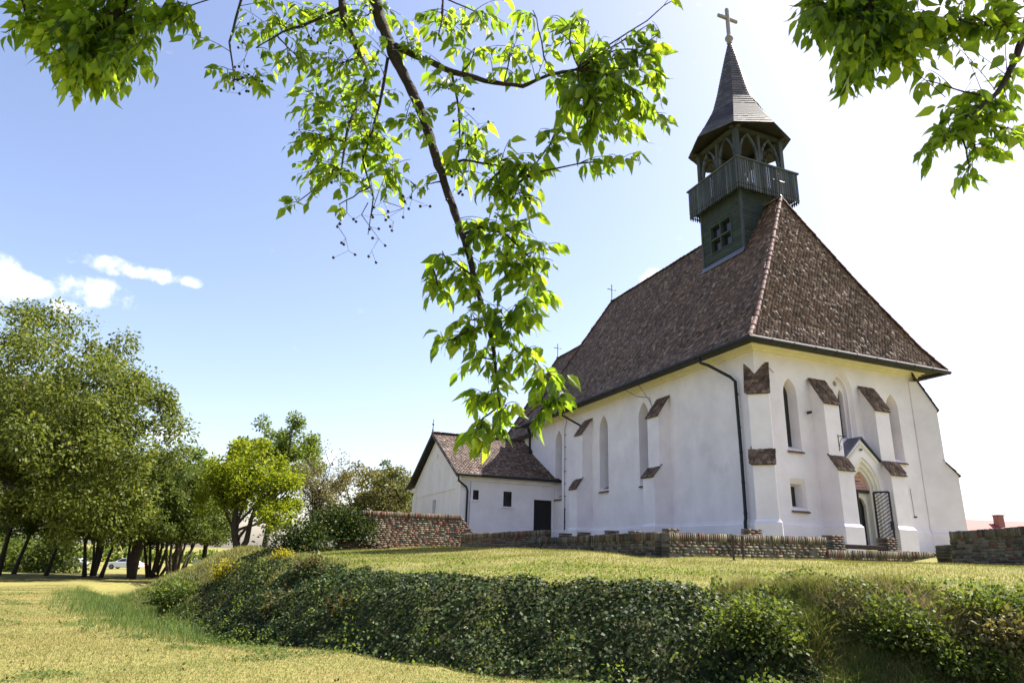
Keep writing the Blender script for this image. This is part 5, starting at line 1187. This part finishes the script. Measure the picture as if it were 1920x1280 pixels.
def cluster(cx, cy, rx, ry, D, dD, n, size=.085, berries=0, per=7, hang=.75, hub=True, c0=None, rr=.6, dens=1.0):
    free = c0 is not None; c0 = at(cx, cy, D) if c0 is None else np.array(c0); near = samples[np.argmin(np.linalg.norm(samples-c0, axis=1))]
    hubp = limb_path(near, c0, .12) if hub else [c0]
    if hub and np.linalg.norm(near-c0) > .05: tw.tube([p-TO for p in hubp], list(np.linspace(.005, .0025, len(hubp))), 5)
    rx, ry = rx*1.08, ry*1.08
    for _ in range(max(1, int(n*dens)//per)):
        a = rng.uniform(0, 2*math.pi); r = math.sqrt(rng.random())
        tgt = at(cx+rx*r*math.cos(a), cy+ry*r*math.sin(a), D+rng.uniform(-dD, dD))
        if free:
            tgt = c0+rng.normal(size=3)*rr*np.array([.7, .7, .25])
            if proj(tgt)[1] > -50 and -50 < proj(tgt)[0] < 1970: continue
        st_ = hubp[rng.integers(len(hubp)//2, len(hubp))] if hub else tgt+np.array([rng.normal()*.06, rng.normal()*.06, .22])
        # start from the nearest of hub or limb
        if hub and rng.random() < .5:
            sidx = np.argsort(np.linalg.norm(samples-tgt, axis=1))[:6]; st2 = samples[rng.choice(sidx)]
            if np.linalg.norm(st2-tgt) < np.linalg.norm(st_-tgt): st_ = st2
        v = tgt-st_; L_ = np.linalg.norm(v)
        if L_ > .38: st_ = tgt-v/L_*.38+np.array([0, 0, .05]); v = tgt-st_; L_ = np.linalg.norm(v)
        sag = np.array([0, 0, -.12*L_]); path = [st_+v*t-sag*0+np.array([0, 0, .10*L_*math.sin(math.pi*t)]) for t in np.linspace(0, 1, 5)]
        tw.tube([p-TO for p in path], [.0024, .002, .0017, .0014, .001], 4, False)
        k = per
        for i in range(k):
            t = .18+.82*i/(k-1); j = min(int(t*4), 3); p = path[j]+(path[j+1]-path[j])*(t*4-j)
            tang = path[j+1]-path[j]; tang /= np.linalg.norm(tang)+1e-9; sv = np.cross(tang, (0, 0, 1.)); sv /= np.linalg.norm(sv)+1e-9
            d_ = tang*.55+sv*(1 if i % 2 else -1)*.6+np.array([0, 0, -hang])+rng.normal(size=3)*.28
            if i == k-1: d_ = tang+np.array([0, 0, -hang])
            d_ /= np.linalg.norm(d_); LP.append(p+d_*.012); LD.append(d_); LS.append(size*rng.uniform(.5, 1.25))
        if berries and rng.random() < berries:
            q = path[rng.integers(1, 5)]; e_ = q+np.array([rng.normal()*.025, rng.normal()*.025, -rng.uniform(.03, .07)]); tw.tube([q-TO, e_-TO], .0008, 3, False); BP.append(e_)
# left upper mass
for a_ in ((520, 45, 75, 45, 3.05, .2, 90), (610, 40, 80, 50, 3.1, .25, 110), (690, 30, 60, 40, 3.0, .25, 60), (560, 110, 60, 40, 3.0, .2, 60), (640, 120, 70, 60, 3.05, .25, 110), (425, 130, 28, 28, 3.0, .12, 21),
           (480, 150, 35, 25, 3.0, .12, 21), (595, 190, 70, 45, 3.0, .22, 85), (690, 175, 60, 45, 2.95, .22, 55), (600, 260, 62, 45, 3.0, .2, 95), (690, 260, 70, 45, 2.95, .22, 85), (640, 320, 85, 38, 2.95, .2, 95), (735, 320, 65, 40, 2.9, .2, 60),
           (560, 380, 30, 18, 2.95, .1, 14), (635, 385, 22, 18, 2.95, .1, 7), (770, 80, 55, 60, 2.9, .2, 50), (760, 220, 50, 50, 2.85, .2, 40), (830, 40, 55, 45, 2.95, .2, 42), (800, 345, 22, 22, 2.85, .1, 12)):
    cluster(*a_, size=.069, berries=.36, dens=1.5, hang=.9)
# middle and right of the bough
for a_ in ((910, 30, 60, 45, 2.95, .2, 55), (960, 90, 55, 45, 2.9, .18, 60), (890, 90, 45, 40, 2.9, .2, 30), (840, 170, 45, 45, 2.9, .2, 42), (1000, 20, 35, 30, 2.9, .15, 24), (960, 135, 30, 25, 2.9, .1, 14),
           (880, 275, 60, 50, 2.85, .2, 85), (940, 300, 60, 40, 2.8, .18, 80), (1000, 320, 45, 35, 2.8, .15, 50), (905, 350, 60, 40, 2.8, .2, 60), (965, 370, 50, 35, 2.8, .18, 55),
           (900, 420, 40, 35, 2.82, .15, 40), (960, 430, 60, 40, 2.8, .2, 75), (1010, 470, 40, 40, 2.78, .16, 48), (830, 470, 42, 28, 2.8, .12, 36), (870, 520, 60, 40, 2.82, .2, 65), (950, 500, 65, 45, 2.78, .2, 100), (1000, 540, 45, 40, 2.76, .16, 55),
           (820, 550, 40, 40, 2.8, .14, 38), (880, 600, 65, 40, 2.8, .2, 75), (960, 590, 60, 45, 2.78, .2, 80), (830, 640, 38, 35, 2.8, .12, 32), (900, 670, 55, 40, 2.8, .18, 56), (980, 660, 50, 40, 2.76, .18, 50),
           (1030, 700, 35, 35, 2.75, .12, 36), (1050, 750, 30, 35, 2.74, .1, 36), (1015, 770, 30, 35, 2.74, .1, 26), (900, 740, 45, 40, 2.78, .15, 50), (950, 760, 40, 40, 2.76, .15, 40), (890, 800, 35, 35, 2.76, .12, 36), (925, 825, 35, 28, 2.76, .1, 30)):
    cluster(*a_, size=.078, berries=.34, dens=1.1, hang=1.0)
for a_ in ((1070, 55, 60, 40, 2.85, .2, 56), (1110, 110, 60, 50, 2.82, .22, 120), (1160, 170, 65, 60, 2.8, .25, 190), (1090, 180, 55, 55, 2.8, .22, 120), (1130, 235, 70, 45, 2.78, .22, 120), (1185, 90, 45, 60, 2.8, .2, 63), (1228, 130, 30, 60, 2.78, .15, 50), (1215, 220, 35, 40, 2.78, .15, 50), (1160, 300, 45, 30, 2.76, .15, 40), (1040, 250, 40, 40, 2.78, .18, 40), (1105, 40, 35, 25, 2.85, .1, 21), (1240, 60, 20, 40, 2.78, .1, 14)):
    cluster(*a_, size=.088, berries=.05, dens=1.0, hang=1.1)
# dark clump top left with more foliage above the frame
for a_ in ((180, 90, 110, 70, 3.2, .35, 330), (140, 40, 90, 60, 3.2, .35, 200), (235, 110, 60, 50, 3.15, .3, 120), (170, 140, 75, 40, 3.15, .3, 150), (35, 40, 30, 30, 3.15, .1, 14), (85, 60, 40, 40, 3.2, .2, 50), (255, 40, 50, 50, 3.2, .3, 90), (345, 30, 28, 35, 3.05, .1, 32), (300, 20, 40, 30, 3.1, .2, 36), (215, -60, 170, 60, 3.4, .5, 420), (300, -150, 200, 80, 3.6, .5, 420), (100, -60, 120, 60, 3.3, .4, 200)):
    cluster(*a_, size=.092, berries=.02, hang=1.1, dens=1.7)
for a_ in ((1620, 40, 110, 60, 2.65, .3, 330), (1560, 30, 70, 50, 2.65, .25, 140), (1680, 90, 70, 45, 2.6, .25, 150), (1620, 110, 60, 40, 2.6, .25, 120), (1740, 40, 60, 50, 2.6, .3, 120), (1500, 15, 30, 30, 2.65, .1, 21), (1600, 150, 45, 25, 2.6, .15, 40), (1800, 40, 50, 45, 2.55, .2, 60), (1880, 40, 45, 50, 2.5, .2, 60), (1740, 150, 30, 25, 2.55, .1, 10), (1650, -60, 190, 60, 2.9, .5, 420), (1760, -160, 200, 80, 3.1, .5, 420), (1850, -60, 120, 60, 2.8, .4, 150)):
    cluster(*a_, size=.088, berries=.02, hang=1.1, dens=1.7)
for a_ in ((1810, 220, 55, 40, 2.42, .15, 90), (1850, 180, 50, 40, 2.45, .15, 60), (1770, 255, 45, 35, 2.42, .12, 60), (1830, 280, 50, 40, 2.42, .12, 60), (1890, 250, 45, 50, 2.42, .15, 75), (1815, 330, 20, 22, 2.42, .08, 14), (1900, 150, 30, 40, 2.45, .12, 30), (1740, 290, 25, 25, 2.42, .08, 14)):
    cluster(*a_, size=.075, berries=.3)
for (px, py, D, n_, r_) in ((180, 90, 3.2, 7600, .62), (1640, 40, 2.65, 7600, .58), (1140, 160, 2.8, 300, .16)):  # unseen leaf clusters added towards the sun, above the frame, to shade the dark clumps
    for k_ in (.45, .8, 1.2, 1.7): cluster(0, 0, 0, 0, 0, 0, n_//4, size=.10, c0=at(px, py, D)+SUN*k_+np.array([0, 0, .12]), rr=r_)
for px, py, D, L_ in ((650, 395, 2.9, 95), (690, 400, 2.88, 90), (725, 385, 2.86, 50), (620, 300, 2.95, 60), (560, 250, 3.0, 60), (455, 95, 3.0, 70), (440, 150, 3.0, 45), (575, 40, 3.0, 60), (860, 330, 2.85, 60), (770, 360, 2.85, 45), (980, 340, 2.8, 50), (870, 200, 2.86, 70)):
    a_ = at(px, py-20, D); p_ = a_
    for j in range(4):
        q_ = at(px+rng.normal()*14+j*4, py-20+(j+1)*L_/4, D); tw.tube([p_-TO, q_-TO], [.0026-.0005*j, .0021-.0005*j], 4, False)
        for k in range(2):
            e_ = q_+np.array([rng.normal()*.035, rng.normal()*.03, -rng.uniform(.01, .045)]); tw.tube([q_-TO, e_-TO], .0009, 3, False); BP.insert(0, e_)
        p_ = q_
tw.build('twigs', BARKFG, tree)
S = np.array([(0, 0, 0), (.36, 0, 0), (.7, 0, -.03), (1, 0, -.17), (.14, .16, .05), (.40, .225, .08), (.70, .11, .01), (.14, -.16, .05), (.40, -.225, .08), (.70, -.11, .01)])
LEAF_SHAPES['ovate'] = (S, [np.array([(0, 4, 5), (0, 5, 1), (6, 3, 2), (0, 8, 7), (0, 1, 8), (9, 2, 3)]), np.array([(1, 5, 6, 2), (1, 2, 9, 8)])])
LP = np.array(LP)-TO; LD = np.array(LD); LS = np.array(LS); n = len(LP)
d, s, nn = rand_frames(n, 1.1, LD)
LM_FG = leaf_mat('hackberry_leaf', [(0, (.026, .064, .009)), (.5, (.042, .095, .012)), (1, (.072, .135, .015))], .70, .42, (6.6, 4.4, 1.7), spec=.4)
link('foliage', leaf_mesh('foliage', LP, LS, d, s, nn, 'ovate'), tree, LM_FG)
bm_ = MB(); bm_.lathe((0, 0, -.0045), [(.001, 0), (.0048, .0012), (.0068, .0045), (.0072, .0068), (.0068, .009), (.0048, .0123), (.001, .0135)], 8)
BERRY = mat('black_berry', (.012, .008, .012), .45)
b0 = None
for p in BP[:98]:
    if b0 is None: b0 = bm_.build('berry', BERRY, tree, smooth=True); o = b0
    else: o = b0.copy(); COL.objects.link(o); o.parent = tree
    o.location = tuple(np.array(p)-TO)
print('leaves', n, 'berries', len(BP))
